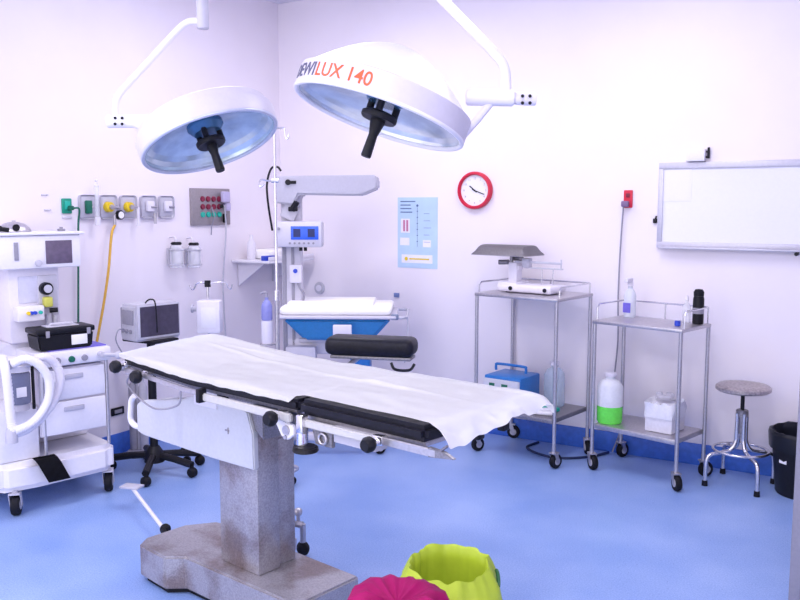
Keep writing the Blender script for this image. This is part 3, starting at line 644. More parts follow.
# the white sheet on the table
b = MB(); bm = b.bm; nu, nv = 130, 60
S0, S1, O0, O1 = -.505, 1.255, -.262, .355
from mathutils import noise as NZ
rows = []
for i in range(nu + 1):
    u = i / nu; row = []
    for j in range(nv + 1):
        v = j / nv
        s = S0 + (S1 - S0) * u; o = O0 + (O1 - O0) * v
        s -= (1 - u) ** 3 * (v * .13)                            # the head corner spreads on the far side
        wr = .005 * NZ.noise(V((s * 4, o * 7, 0))) + .003 * NZ.noise(V((s * 12 + 3, o * 18, 1)))
        wr += .012 * math.exp(-((o - .10 + .06 * s) / .014) ** 2) * max(0, .4 + NZ.noise(V((s * 2.2, 5, 2))))
        wr += .008 * math.exp(-((o - .20 - .05 * s) / .012) ** 2) * max(0, .3 + NZ.noise(V((s * 3, 9, 2))))
        k_ = min(1, max(0, (s - .54) / .06)); ze = .009 + .007 * k_ * k_ * (3 - 2 * k_)
        z = max(ztop(s) + ze + wr, ztop(s) + ze - .004)
        e2 = 0
        if o > .268:                                              # the far edge falls over the side
            e2 = o - .268; o = .292 + .02 * (1 - math.exp(-e2 * 20)) + .008 * NZ.noise(V((s * 9, e2 * 8, 3))); z -= e2 * (.9 - .5 * u)
        if s > 1.125:                                            # the foot end bunches and hangs down
            e = s - 1.125; amp = min(1, e / .05)
            s = 1.133 + .03 * (1 - math.exp(-e * 22)) + e * .30 + .022 * amp * NZ.noise(V((o * 15, e * 6, 4)))
            z += -e * (.48 - .26 * v) * (1 + .35 * NZ.noise(V((o * 8, 1, 7)))) + .014 * amp * NZ.noise(V((o * 20, e * 9, 8)))
            o += .022 * amp * NZ.noise(V((o * 14, e * 8, 9)))
            o = max(o, -.255)
        elif s < .54: o = max(o, -.254 + .004 * NZ.noise(V((s * 20, 0, 0))))
        else: o = max(o, -.245)
        if s < .54 and j < 2:                                    # the near hem just turns over the pad edge
            o, z = (-.2695, ztop(s) - .012 + .006 * NZ.noise(V((s * 15, 2, 0)))) if j == 0 else (-.2685, ztop(s) + .005)
        row.append(bm.verts.new((s, o, z)))
    rows.append(row)
for i in range(nu):
    for j in range(nv): bm.faces.new((rows[i][j], rows[i + 1][j], rows[i + 1][j + 1], rows[i][j + 1]))
bmesh.ops.solidify(bm, geom=bm.faces[:], thickness=.002)
o = b.build('bed_sheet', SHEETM, angle=80); o.matrix_world = TM
tag(o, 'white cotton sheet spread over the operating table, bunched at the foot', 'sheet')

# ---------------------------------------------------------------- surgical lamps
BAND = mat('shaded_white_enamel', (.60, .57, .66), .4, var=.02)  # lamp side band coloured darker than the dome, shade from overhead light painted in
def lamp(label, cx, cy, d, major_px, sin_t, D, band, dome_h, style):
    c = dep(cx, cy, d); vd = (c - V((0, 0, H))).normalized()
    right = CR.copy(); up = right.cross(vd).normalized(); right = vd.cross(up).normalized()
    maj = (right * major_px[0] - up * major_px[1]).normalized()
    perp = vd.cross(maj).normalized()
    if perp.z > 0: perp = -perp
    n = perp * math.sqrt(1 - sin_t ** 2) - vd * sin_t            # opening direction
    z = -n; x = maj; y = z.cross(x)
    M = Matrix(((x.x, y.x, z.x, c.x), (x.y, y.y, z.y, c.y), (x.z, y.z, z.z, c.z), (0, 0, 0, 1)))
    t = thing('surgical_lamp', label, 'surgical lamp', M=M, group='surgical lamps hanging over the table')
    Rr = D / 2
    if style == 'dome':
        prof = [(Rr - .004, 0), (Rr + .001, .004), (Rr, band * .95), (Rr - .006, band)]
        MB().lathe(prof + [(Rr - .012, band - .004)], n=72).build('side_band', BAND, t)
        k = 12; dp = [((Rr - .010) * (1 - i / k), band - .003 + dome_h * (1 - (1 - i / k) ** 1.75)) for i in range(k + 1)]
        MB().lathe(dp, n=72).build('dome', WHITE, t)
    else:
        prof = [(Rr - .004, 0), (Rr + .002, .006), (Rr + .006, band * .55), (Rr + .002, band * .7), (Rr - .012, band * .74), (Rr - .014, band)]
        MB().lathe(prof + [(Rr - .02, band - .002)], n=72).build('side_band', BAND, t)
        k = 8; dp = [((Rr - .016) * math.cos(i / k * PI / 2) ** .7 if i < k else 0, band - .003 + dome_h * math.sin(i / k * PI / 2)) for i in range(k + 1)]
        MB().lathe(dp, n=72).build('dome', WHITE, t)
        MB().torus((0, 0, band - .01), Rr - .05, .012, n=60).build('dome_ridge', WHITE2, t)
        MB().box((Rr * .78, .03, band + .03), (.05, .05, .06), .012).build('dome_knob', WHITE2, t)
    MB().torus((0, 0, .002), Rr - .006, .008, n=72).build('rim', mat('lamp_rim', (.55, .58, .72), .3, .3) if style != 'dome' else WHITE, t)
    # reflector bowl: concave with radial facets
    ref = mat('reflector_blue' if style != 'dome' else 'reflector_pale', (.58, .68, .78) if style != 'dome' else (.70, .74, .80), .16, .5, var=.16, scale=14)
    rb = MB(); prof = [((Rr - .010) * math.cos(a), .006 + band * .95 * math.sin(a)) for a in [i / 9 * PI / 2 for i in range(9)]] + [(0, .006 + band * .95)]
    rb.lathe(prof, n=48).build('reflector', ref, t, 10)
    MB().lathe([(0, .045), (.055, .045), (.075, .07), (.075, .085), (0, .085)], n=32).build('bulb_housing', mat('bulb_housing_blue', (.06, .16, .30), .25, .4), t)
    MB().lathe([(.0, -.01), (.056, -.01), (.060, -.004), (.060, .008), (.046, .016), (0, .018)], n=32).build('handle_guard', BLACK, t)
    for q in range(3):
        a = R(20 + 120 * q); MB().cyl((.05 * math.cos(a), .05 * math.sin(a), .012), (.05 * math.cos(a), .05 * math.sin(a), .05), .012).build('guard_post', BLACK, t)
    return t, M, Rr
# dome lamp with the lettering
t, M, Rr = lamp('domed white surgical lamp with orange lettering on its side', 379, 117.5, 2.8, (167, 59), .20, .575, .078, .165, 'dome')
MB().lathe([(0, -.135), (.015, -.135), (.017, -.13), (.015, -.06), (.024, -.02), (.024, -.0105), (0, -.0105)], n=20).build('handle', BLACK, t)
def band_text(txt, a_left, size, z, m, t, Rr):
    g = text_mb(txt, size, .0008, bold=.0006)
    for v in g.bm.verts: v.co.x *= .93
    xs = [v.co.x for v in g.bm.verts]; wid = max(xs)
    bmesh.ops.subdivide_edges(g.bm, edges=[e for e in g.bm.edges if e.calc_length() > .012], cuts=3)
    for v in g.bm.verts:
        a = a_left + v.co.x / (Rr + .001)
        r_ = Rr + .0012 + v.co.z
        v.co = V((r_ * math.cos(a), r_ * math.sin(a), z + v.co.y))
    g.build('lettering', m, t); return a_left + wid / Rr
Mi = M.inverted(); cl = Mi @ V((0, 0, H)); ac = math.atan2(cl.y, cl.x)  # side that faces the photograph
ORANGE = mat('orange_print', (.80, .10, .03), .5); DINK = mat('grey_print', (.10, .10, .17), .5)
LA = ac - R(80)
e = band_text('DEWI', LA, .060, .018, DINK, t, Rr)
e = band_text('LUX 140', e + .02, .060, .018, ORANGE, t, Rr)
# arm of this lamp
inv = Mi
def chain(pts, r, name, m, t, inv, n=14, smooth=True): return MB().tube([inv @ p for p in pts], r, n, smooth=smooth).build(name, m, t)
dd = 2.8
MB().cyl(inv @ dep(466, 97, dd), inv @ dep(514, 98, dd), .027, n=24, bev=.004).build('arm_joint', WHITE, t)
MB().cyl(inv @ dep(514.5, 98.2, dd), inv @ dep(536, 99.5, dd), .021, n=24, bev=.003).build('joint_sleeve', WHITE2, t)
b = MB()
for px in (522.5, 530):
    for py in (96, 103): b.cyl(inv @ dep(px, py, dd - .02), inv @ dep(px, py, dd - .03), .0055, n=10)
b.build('joint_screws', BLACK, t)
MB().tube([inv @ dep(490, 103, dd), inv @ dep(478, 118, dd), inv @ dep(463, 135, dd - .0)], .014, 10, smooth=False).build('yoke', WHITE2, t)
chain([dep(506, 94, dd), dep(506, 80, dd), dep(504, 67, dd), dep(496, 55, dd), dep(470, 28, dd + .02), dep(440, -3, dd + .06), dep(390, -54, dd + .12), dep(345, -98, dd + .18)], .0165, 'arm', WHITE, t, inv)
pe = dep(345, -98, dd + .18)
MB().cyl(inv @ (pe - CU * .06), inv @ V((pe.x, pe.y, ZC - .03)), .035, n=24).build('ceiling_post', WHITE, t)
MB().cyl(inv @ V((pe.x, pe.y, ZC - .03)), inv @ V((pe.x, pe.y, ZC - .001)), .10, .12, n=32).build('ceiling_flange', WHITE, t)

# flat lamp
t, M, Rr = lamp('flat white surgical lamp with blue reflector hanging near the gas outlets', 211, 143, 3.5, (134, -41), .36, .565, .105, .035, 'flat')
MB().lathe([(0, -.125), (.017, -.125), (.019, -.12), (.016, -.05), (.022, -.02), (.022, -.0105), (0, -.0105)], n=20).build('handle', BLACK, t)
inv = M.inverted(); dd = 3.5
MB().cyl(inv @ dep(107, 121.5, dd), inv @ dep(150, 121, dd), .026, n=24, bev=.004).build('arm_joint', WHITE, t)
b = MB()
for px in (115, 122):
    for py in (118, 124): b.cyl(inv @ dep(px, py, dd - .022), inv @ dep(px, py, dd - .032), .006, n=10)
b.build('joint_screws', BLACK, t)
MB().tube([inv @ dep(136, 121, dd), inv @ dep(150, 128, dd), inv @ dep(160, 130, dd)], .028, 12, smooth=False).build('yoke', WHITE2, t)
chain([dep(116, 119, dd), dep(116, 104, dd), dep(119, 95, dd), dep(128, 84, dd), dep(150, 60, dd), dep(172, 36, dd), dep(183, 25, dd), dep(192, 21, dd), dep(202, 22, dd)], .0138, 'arm', WHITE, t, inv)
p = dep(203, 29, dd)
MB().cyl(inv @ p, inv @ (p + CU * .16), .024, n=20, bev=.003).build('arm_pivot', LGREY, t)
MB().cyl(inv @ (p + CU * .16), inv @ V((p.x, p.y, ZC - .03)), .018, n=20).build('ceiling_post', WHITE, t)
MB().cyl(inv @ V((p.x, p.y, ZC - .03)), inv @ V((p.x, p.y, ZC - .001)), .10, .12, n=32).build('ceiling_flange', WHITE, t)

# ---------------------------------------------------------------- infant warmer
dw = 5.6
pw_ = dep(293, 300, dw); WX = V((pw_.x, pw_.y, 0))
t = thing('infant_warmer', 'infant radiant warmer with heater canopy and blue-sided cot', 'infant warmer', WX, 31.2 - 2)
k = dw / 855
def wz(py): return H - (py - 205) * k
def wx(px): return (px - 293) * k
PW = mat('warmer_enamel', (.60, .58, .68), .4, var=.02)
MB().bx(wx(283), wx(303), -.045, .045, .22, wz(190), .012).build('column', PW, t)
MB().bx(wx(284), wx(288), -.05, -.0455, .3, wz(245), .002).bx(wx(293), wx(296), -.05, -.0455, .3, wz(245), .002).build('column_track', MGREY, t)
MB().prism([(wx(279), wz(177)), (wx(378), wz(176)), (wx(380), wz(180)), (wx(380), wz(189)), (wx(364), wz(196)), (wx(303), wz(195)), (wx(298), wz(205)), (wx(279), wz(203))], -.13, .13, .01).build('heater_canopy', mat('canopy_grey', (.44, .43, .52), .45, var=.03), t)
MB().cyl((wx(293), -.1305, wz(183)), (wx(293), -.14, wz(183)), .018).bx(wx(292), wx(301), -.139, -.1305, wz(184.5), wz(181.5), .002).build('canopy_switch', BLACK, t)
MB().box((wx(293), -.065, wz(212)), (.1, .07, .10), .012, rot=Matrix.Rotation(R(25), 3, 'Y')).build('swivel_bracket', LGREY, t)
MB().cyl((wx(296), -.11, wz(210)), (wx(301), -.12, wz(202)), .02).box((wx(297), -.11, wz(209)), (.06, .03, .03), .006).build('swivel_knob', BLACK, t)
MB().bx(wx(279), wx(326), -.17, -.0505, wz(246), wz(221), .012).build('control_box', PW, t)
MB().bx(wx(296), wx(323), -.174, -.1705, wz(238.5), wz(225.5), .002).build('display', mat('blue_display', (.03, .10, .60), .25, emit=(.02, .12, .9), es=.12), t)
for p0 in (298.5, 312.5): MB().bx(wx(p0), wx(p0 + 7), -.1755, -.1742, wz(236), wz(228)).build('display_digits', mat('navy_digits', (.01, .02, .12), .4), t)
b = MB()
for q in range(6): b.cyl((wx(295 + q * 4.6), -.1705, wz(242)), (wx(295 + q * 4.6), -.176, wz(242)), .007)
b.build('control_buttons', MGREY, t); MB().cyl((wx(284), -.1705, wz(228)), (wx(284), -.182, wz(228)), .01).build('power_button', MGREY, t)
for px in (304, 308.5): MB().cyl((wx(px), -.1, wz(250)), (wx(px), -.1, wz(246.3)), .011).build('probe_socket', BLACK, t)
MB().bx(wx(292), wx(304), -.09, -.0505, wz(282), wz(264), .006).build('suction_block', WHITE2, t)
MB().cyl((wx(298), -.0905, wz(270)), (wx(298), -.1, wz(270)), .014).build('suction_gauge', BLUEP, t)
MB().tube([(wx(300), -.075, wz(282)), (wx(303), -.09, wz(288)), (wx(306), -.08, wz(293)), (wx(305), -.06, wz(300))], .007, 8).build('suction_tube', MGREY, t)
MB().tube([(wx(276), -.10, wz(230)), (wx(273), -.12, wz(205)), (wx(272), -.12, wz(185)), (wx(276), -.11, wz(170)), (wx(282), -.1, wz(168)), (wx(285.5), -.1, wz(172))], .007, 8).build('heater_cable', BLACK, t)
# cot
cx0, cx1 = wx(283), wx(402); cz = wz(312)
MB().bx(cx0 + .0, cx1 - .02, -.25, .25, cz - .02, cz, .008).build('cot_frame', PW, t)
b = MB(); ring = lambda x0, x1, y0, y1, z: [(x0, y0, z), (x1, y0, z), (x1, y1, z), (x0, y1, z)]
A = [b.bm.verts.new(p) for p in ring(cx0 + .03, cx1 - .05, -.235, .235, cz - .0205)]; Bq = [b.bm.verts.new(p) for p in ring(cx0 + .16, cx1 - .18, -.16, .16, cz - .17)]
b.bm.faces.new(Bq)
for i in range(4): b.bm.faces.new((A[i], A[(i + 1) % 4], Bq[(i + 1) % 4], Bq[i]))
b.bm.faces.new(A); bmesh.ops.recalc_face_normals(b.bm, faces=b.bm.faces); bmesh.ops.bevel(b.bm, geom=b.bm.edges[:], offset=.02, segments=3, affect='EDGES'); b.build('cot_tub', TUBB, t)
lab(MB().box(((cx0 + cx1) / 2 - .02, 0, cz + .028), (cx1 - cx0 - .06, .44, .055), .024, seg=3).box(((cx0 + cx1) / 2 - .06, .02, cz + .064), (cx1 - cx0 - .22, .34, .03), .014, seg=3).build('cot_mattress', SHEETM, t), 'white padded cot mattress')
MB().bx(wx(338), wx(356), -.275, -.2505, wz(332), wz(320), .006).build('cot_latch', WHITE2, t)
MB().tube([(cx1 - .04, -.22, cz - .012), (cx1 + .03, -.22, cz - .012), (cx1 + .045, -.2, cz - .012), (cx1 + .045, .2, cz - .012), (cx1 + .03, .22, cz - .012), (cx1 - .04, .22, cz - .012)], .009, 8, smooth=False).build('cot_handle', LGREY, t)
MB().box((cx1 - .03, -.21, cz - .008), (.05, .05, .035), .008).build('cot_hinge', mat('slate_plastic', (.20, .24, .36), .4), t)
MB().bx(-.03, cx1 * .55, -.05, .05, .62, cz - .175, .01).bx(wx(300), cx1 * .6, -.07, .07, cz - .20, cz - .172, .008).build('cot_arm', PW, t)
MB().bx(wx(288), wx(318), -.13, -.05, .50, .68, .012).build('lower_drawer', PW, t)
b = MB().bx(-.04, cx1 - .1, .20, .26, .09, .14, .012).bx(-.04, cx1 - .1, -.26, -.20, .09, .14, .012).bx(-.06, .06, -.26, .26, .09, .15, .012).bx(-.06, .06, -.06, .06, .15, .23, .01); b.build('base', PW, t)
for x in (-.02, cx1 - .14):
    for y in (-.23, .23): caster(x, y, t, .04, .10, 30)
MB().bx(wx(352), wx(372), -.10, .06, cz - .40, cz - .2005, .008).build('storage_tray', BLUEB, t)
MB().bx(wx(352), wx(358), -.02, .02, .13, cz - .39, .006).build('tray_post', PW, t)
# thin side tube of the warmer hanging by the cot end
o = MB().tube([(cx1 + .045, -.1, cz - .0), (cx1 + .05, -.12, cz - .05), (cx1 + .045, -.12, cz - .22), (cx1 + .03, -.12, cz - .32)], .004, 8).build('breathing_tube', LGREY, t)

# IV stands
def iv_stand(label, px, d, ztop_, hooks, lr=.20):
    p = dep(px, 300, d); t = thing('iv_stand', label, 'drip stand', (p.x, p.y, 0), 31.2)
    MB().cyl((0, 0, .12), (0, 0, ztop_ * .55), .0125, n=14).build('lower_pole', STEEL, t)
    MB().cyl((0, 0, ztop_ * .55), (0, 0, ztop_), .0085, n=12).build('upper_pole', CHROME, t)
    MB().cyl((0, 0, ztop_ * .55 - .04), (0, 0, ztop_ * .55 + .015), .018).build('height_collar', CHROME, t)
    for k_ in range(5):
        a = 2 * PI * k_ / 5 + .3; u = V((math.cos(a), math.sin(a), 0))
        l = MB().tube([u * .012 + CU * .13, u * .1 + CU * .10, u * lr + CU * .075], .011, 8).build('leg', STEEL, t)
        MB().cyl(u * lr + CU * .05, u * lr + CU * .08, .008).lathe([(0, -.012), (.022, -.012), (.025, -.006), (.025, .006), (.022, .012), (0, .012)], M=Matrix.Translation(u * lr + CU * .0255) @ Matrix.Rotation(PI / 2, 4, 'X')).build('castor', RUBBER, l)
    for h in hooks: MB().tube(h, .005, 8).build('hook', CHROME, t)
    return t
kk = 4.72 / 855
hz = lambda py: H - (py - 205) * kk
zt = hz(129)
TALLP = dep(277, 300, 4.72); TALLP.z = 0
TALL = t = iv_stand('tall drip stand with wire hooks in front of infant warmer', 277, 4.72, zt,
       [[(0, 0, zt - .004), (.035, 0, zt), (.055, 0, zt - .005), (.062, 0, zt - .05), (.072, 0, zt - .06), (.08, 0, zt - .04), (.08, 0, zt - .03)]], .07)
MB().tube([(0, 0, hz(181)), (-.04, 0, hz(181)), (-.075, 0, hz(180)), (-.09, 0, hz(184)), (-.08, 0, hz(187)), (-.06, 0, hz(184))], .005, 8).cyl((-.02, 0, hz(181)), (.02, 0, hz(181)), .012).build('side_hook', CHROME, t)
k2 = 5.3 / 855; h2 = lambda py: H - (py - 205) * k2; z2 = h2(284)
t = iv_stand('short drip stand with two curled hooks and white pump', 208, 5.3, z2,
       [[(0, 0, z2 - .004), (-.04, 0, z2 + .008), (-.07, 0, z2 + .0), (-.085, 0, z2 - .03), (-.10, 0, z2 - .035), (-.11, 0, z2 - .01)],
        [(0, 0, z2 - .004), (.06, 0, z2 + .01), (.115, 0, z2 + .004), (.13, 0, z2 - .025), (.145, 0, z2 - .03), (.155, 0, z2 - .005)]])
MB().cyl((0, 0, z2 - .02), (0, 0, z2 + .02), .019).build('hook_hub', BLACK, t)
pp = dep(211.5, 300, 5.3)
t = thing('infusion_pump', 'white infusion pump box clamped to the short drip stand', 'infusion pump', (pp.x, pp.y, 0), 31.2)
MB().bx(-.07, .075, -.12, -.019, h2(332), h2(299.5), .01).build('case', WHITE2, t)
MB().cyl((-.071, -.07, h2(308)), (-.10, -.07, h2(308)), .018).cyl((-.10, -.07, h2(308)), (-.11, -.07, h2(308)), .026).build('clamp_knob', LGREY, t)
MB().bx(-.04, .05, -.1225, -.1205, h2(326), h2(306), .001).build('front_panel', WHITE, t)

# soap bottle on the little tray of the tall drip stand
zc_ = H - (345 - 205) * kk
MB().cyl((-.058, 0, zc_ - .008), (-.058, 0, zc_), .042, n=28).cyl((-.02, 0, zc_ - .004), (.012, 0, zc_ - .004), .006).build('bottle_tray', STEEL, TALL)
pp = TALLP + CR * -.058
t = thing('soap_bottle', 'white pump bottle with violet blue top beside the warmer', 'bottle', (pp.x, pp.y, zc_ + .0005), 31.2)
s5 = 5.05 / 855
MB().lathe([(0, 0), (.03, 0), (.032, .006), (.032, .13), (0, .131)]).build('lower_bottle', WHITE2, t)
MB().lathe([(0, .1315), (.028, .1315), (.031, .14), (.031, .21), (.022, .235), (.01, .245), (.01, .26), (0, .26)]).build('upper_bottle', mat('violet_translucent', (.30, .32, .72), .3, alpha=.75), t)
MB().cyl((0, 0, .26), (0, 0, .285), .006).tube([(0, 0, .285), (-.02, 0, .287), (-.03, 0, .28)], .006, 8).build('pump', MGREY, t)

# ---------------------------------------------------------------- patient monitor on rolling stand
pm = V((-3.85, 3.50, 0))
t = thing('rolling_stand', 'black five-legged rolling stand under the patient monitor', 'stand', pm, 0)
MB().cyl((0, 0, .10), (0, 0, .80), .024, n=20).build('post', BLACK, t)
MB().lathe([(0, .065), (.06, .065), (.055, .12), (.03, .16), (0, .16)]).build('hub', BLACK, t)
for px, py in ((145, 488), (204, 479), (205, 464), (118, 470), (146, 458)):
    q = onZ(px, py, .0) - pm; q.z = 0; q = q.normalized() * .275
    l = MB().tube([q * .1 + CU * .105, q * .55 + CU * .095, q + CU * .075], .022, 8, smooth=False).build('leg', BLACK, t)
    MB().cyl(q + CU * .04, q + CU * .08, .01).lathe([(0, -.022), (.022, -.022), (.029, -.014), (.029, .014), (.022, .022), (0, .022)], M=Matrix.Translation(q + CU * .0295) @ Matrix.Rotation(PI / 2, 4, 'X')).build('castor', RUBBER, l)
MB().bx(-.13, .13, -.10, .10, .80, .815, .004).build('top_tray', BLACK, t)
pmz = .8155
t = thing('patient_monitor', 'grey patient monitor with dark screen behind the table head', 'monitor', (pm.x, pm.y, pmz), 80)
t.scale = (.86, .86, .95)
MB().prism([(-.17, 0), (.17, 0), (.175, .015), (.165, .215), (.155, .225), (-.155, .225), (-.165, .215), (-.175, .015)], -.10, .085, .008).build('case', mat('monitor_shell', (.55, .54, .63), .45), t)
MB().bx(-.165, .165, -.112, -.1005, .012, .222, .006).build('bezel', LGREY, t)
MB().bx(-.145, .155, -.1135, -.1125, .028, .212).build('screen', mat('dark_plum_screen', (.06, .05, .085), .3, var=.15, scale=40), t)
b = MB()
for q in range(3): b.cyl((-.1725, -.04 + q * .045, .06), (-.183, -.04 + q * .045, .06), .013)
b.bx(-.179, -.1665, -.07, .06, .1, .19, .004); b.build('side_connectors', MGREY, t)
MB().bx(-.15, .15, .0855, .13, .02, .2, .01).build('rear_housing', MGREY, t)
MB().tube([(-.03, -.13, .05), (-.035, -.135, .15), (-.04, -.128, .24), (-.06, -.11, .255), (-.075, -.09, .245), (-.075, -.07, .231)], .005, 8).build('sensor_lead', BLACK, t)
MB().tube([(-.184, 0, .06), (-.25, -.02, .08), (-.28, -.03, .02), (-.24, -.03, -.06), (-.2, -.02, -.12)], .004, 8).build('side_lead', MGREY, t)
# grey twin-pole suction stand behind
q = dep(139, 430, 5.36)
t = thing('cylinder_stand', 'pair of slim grey upright cylinders behind the table head', 'stand', (q.x, q.y, 0), 31.2)
MB().bx(-.07, .07, -.05, .05, 0, .03, .006).build('base', MGREY, t)
for s in (-.032, .032): MB().lathe([(0, .031), (.026, .031), (.028, .04), (.028, .44), (.016, .465), (.01, .475), (.01, .50), (0, .50)], (s, 0, 0), n=20).build('cylinder', LGREY if s > 0 else MGREY, t)
MB().cyl((0, -.01, .031), (0, -.01, .56), .006).box((-.02, -.01, .565), (.20, .05, .035), .012).build('carry_bar', LGREY, t)

# ---------------------------------------------------------------- anaesthesia machine
AL_ = Matrix.Translation((-3.80, 2.85, 0)) @ Matrix.Rotation(R(75), 4, 'Z')
t = thing('anaesthesia_machine', 'white anaesthesia machine on castors with screen and drawers', 'medical machine', M=AL_)
BD = .50
MB().hprism([(-.37, .05), (-.33, .0), (-.15, -.02), (.24, .0), (.295, .05), (.295, BD), (-.37, BD)], .135, .285, .03).build('base', WHITE, t)
for s, o_, an in ((-.265, .03, 60), (.25, .06, 60), (-.30, BD - .06, 10), (.21, BD - .06, 80)): caster(s, o_, t, .058, .14, an, fork=LGREY)
MB().bx(-.33, -.125, .03, BD, .286, .56, .012).build('lower_body', WHITE, t)
MB().bx(-.33, .25, .30, BD, .286, .86, .012).build('back_body', WHITE, t)
MB().bx(-.12, .238, .03, .2995, .385, .745, .006).build('drawer_cabinet', WHITE2, t)
for z0, z1 in ((.392, .565), (.575, .738)):
    dr = MB().bx(-.115, .233, .012, .0295, z0, z1, .006).build('drawer', WHITE, t)
    MB().bx(.0, .11, .004, .0118, z1 - .055, z1 - .03, .003).build('drawer_pull', LGREY, dr)
MB().bx(-.135, .268, -.005, .2995, .758, .835, .012).build('worktop', WHITE, t)
MB().bx(-.06, .255, .03, .28, .8352, .842, .002).build('worktop_mat', VIOLET, t)
b = MB()
for s, m in ((-.03, MGREY), (.045, DGREEN), (.115, MGREY)): MB().cyl((s, -.0052, .79), (s, -.02, .79), .018, .015, bev=.002).build('control_knob', m, t)
MB().cyl((.2, -.0052, .80), (.2, -.05, .80), .014).cyl((.2, -.04, .80), (.28, -.06, .79), .012).ball((.28, -.06, .79), .022).build('gas_port', LGREY, t)
for s in (.245, -.10): MB().cyl((s, .02, .29), (s, .02, .757), .009).build('side_rail', STEEL, t)
# upper body
MB().bx(-.165, .105, .262, BD, .861, 1.2615, .008).build('upper_panel', WHITE2, t)
MB().bx(-.115, .06, .258, .2615, 1.075, 1.22, .003).build('flowmeter_panel', mat('pale_panel', (.60, .60, .74), .3), t)
MB().bx(-.25, .21, .20, BD, 1.262, 1.44, .012).build('monitor_head', WHITE, t)
MB().bx(-.265, .228, .185, BD + .01, 1.4405, 1.457, .006).build('top_shelf', WHITE, t)
MB().bx(.015, .158, .196, .1995, 1.285, 1.41, .002).build('screen', PURPG, t)
MB().cyl((-.03, .1995, 1.292), (-.03, .175, 1.292), .017, bev=.003).build('rotary_knob', LGREY, t)
MB().bx(-.15, -.128, .193, .1995, 1.31, 1.405, .002).build('switch_strip', MGREY, t)
gz = MB().cyl((.02, .2615, 1.15), (.02, .21, 1.15), .034, n=28, bev=.004).build('pressure_gauge', BLACK, t)
MB().cyl((.022, .2095, 1.15), (.022, .204, 1.15), .022).build('gauge_face', LGREY, gz)
MB().bx(-.015, .09, .245, .2615, 1.0, 1.22, .004).build('vaporizer_mount', LGREY, t)
MB().bx(.0, .045, .20, .245, 1.05, 1.105, .008).build('vaporizer', mat('yellow_green_plastic', (.55, .55, .10), .4), t)
MB().cyl((.03, .22, 1.03), (.07, .21, 1.032), .013).build('valve', BLACK, t)
MB().cyl((.03, .235, .88), (.03, .235, 1.01), .016).cyl((.065, .235, .88), (.065, .235, 1.0), .012).build('vaporizer_tubes', LGREY, t)
MB().bx(-.15, -.012, .18, .2615, .985, 1.065, .006).build('gas_control_box', WHITE, t)
for s, m in ((-.065, YELLOW), (-.03, BLUEP), (.0 - .001, TEAL), (-.048, BLUEP)):
    MB().cyl((s - .035, .1795, 1.03), (s - .035, .165, 1.03), .0095).build('gas_knob', m, t)
# absorber, canister, hoses
MB().lathe([(0, 0), (.055, 0), (.058, .01), (.058, .15), (.05, .16), (0, .16)], (-.235, -.01, .60)).build('absorber_canister', mat('smoky_canister', (.20, .22, .34), .2, alpha=.85), t)
MB().lathe([(0, 0), (.06, 0), (.06, .03), (0, .03)], (-.235, -.01, .765)).bx(-.33, -.14, -.03, .10, .796, .83, .01).build('absorber_head', WHITE, t)
MB().cyl((-.235, -.01, .565), (-.235, -.01, .598), .05).bx(-.27, -.20, -.02, .05, .5605, .58, .004).build('absorber_base', LGREY, t)
MB().bx(-.265, -.215, -.0705, -.066, .64, .69, .002).build('canister_label', PAPER, t)
MB().cyl((-.165, -.02, .56), (-.165, -.02, .795), .008).build('absorber_post', BLACK, t)
for s in (-.29, -.2): MB().cyl((s, -.03, .80), (s, -.10, .82), .022).build('breathing_port', LGREY, t)
corr = lambda i: 1 + .10 * (i % 2)
MB().tube([(-.29, -.10, .82), (-.24, -.14, .845), (-.18, -.15, .81), (-.135, -.15, .73), (-.14, -.15, .63), (-.19, -.15, .55), (-.25, -.15, .51), (-.31, -.15, .495)], .021, 12, per=14, rfun=corr).build('breathing_hose', WHITE, t)
MB().tube([(-.2, -.10, .82), (-.14, -.12, .84), (-.08, -.11, .79), (-.06, -.11, .71), (-.09, -.11, .62), (-.16, -.12, .54), (-.24, -.13, .49), (-.32, -.12, .47)], .021, 12, per=14, rfun=corr).build('breathing_hose', WHITE2, t)
MB().tube([(-.33, -.08, .86), (-.33, -.12, .80), (-.325, -.13, .68), (-.32, -.13, .55), (-.315, -.135, .49)], .021, 12, per=14, rfun=corr).build('breathing_hose', WHITE, t)
MB().lathe([(0, 0), (.03, .0), (.028, .05), (.02, .075), (0, .08)], (-.32, -.13, .435)).build('y_piece', LGREY, t)
b = MB().lathe([(0, 0), (.04, .03), (.065, .10), (.06, .17), (.03, .21), (.015, .23), (.015, .26), (0, .26)], (-.40, .12, .83), sy=.8); b.build('breathing_bag', mat('violet_grey_rubber', (.18, .14, .30), .5), t)
# black mat hung on base
o = MB(); 
pth = [(.006, .294), (-.015, .294), (-.04, .29), (-.056, .265), (-.058, .165)]
vs = []
b = o.bm
for y_, z_ in pth: vs.append([b.verts.new((x_ - .125 + (y_ < .0) * .055 * (.29 - z_) / .12 , y_, z_ + .002)) for x_ in (-.055, -.02, .02, .06)])
for A, B in zip(vs, vs[1:]):
    for j in range(3): b.faces.new((A[j], A[j + 1], B[j + 1], B[j]))
bmesh.ops.solidify(b, geom=b.faces[:], thickness=-.006)
o = o.build('rubber_strap', RUBBER); o.matrix_world = AL_; tag(o, 'black rubber strap draped over the base of anaesthesia machine', 'strap')
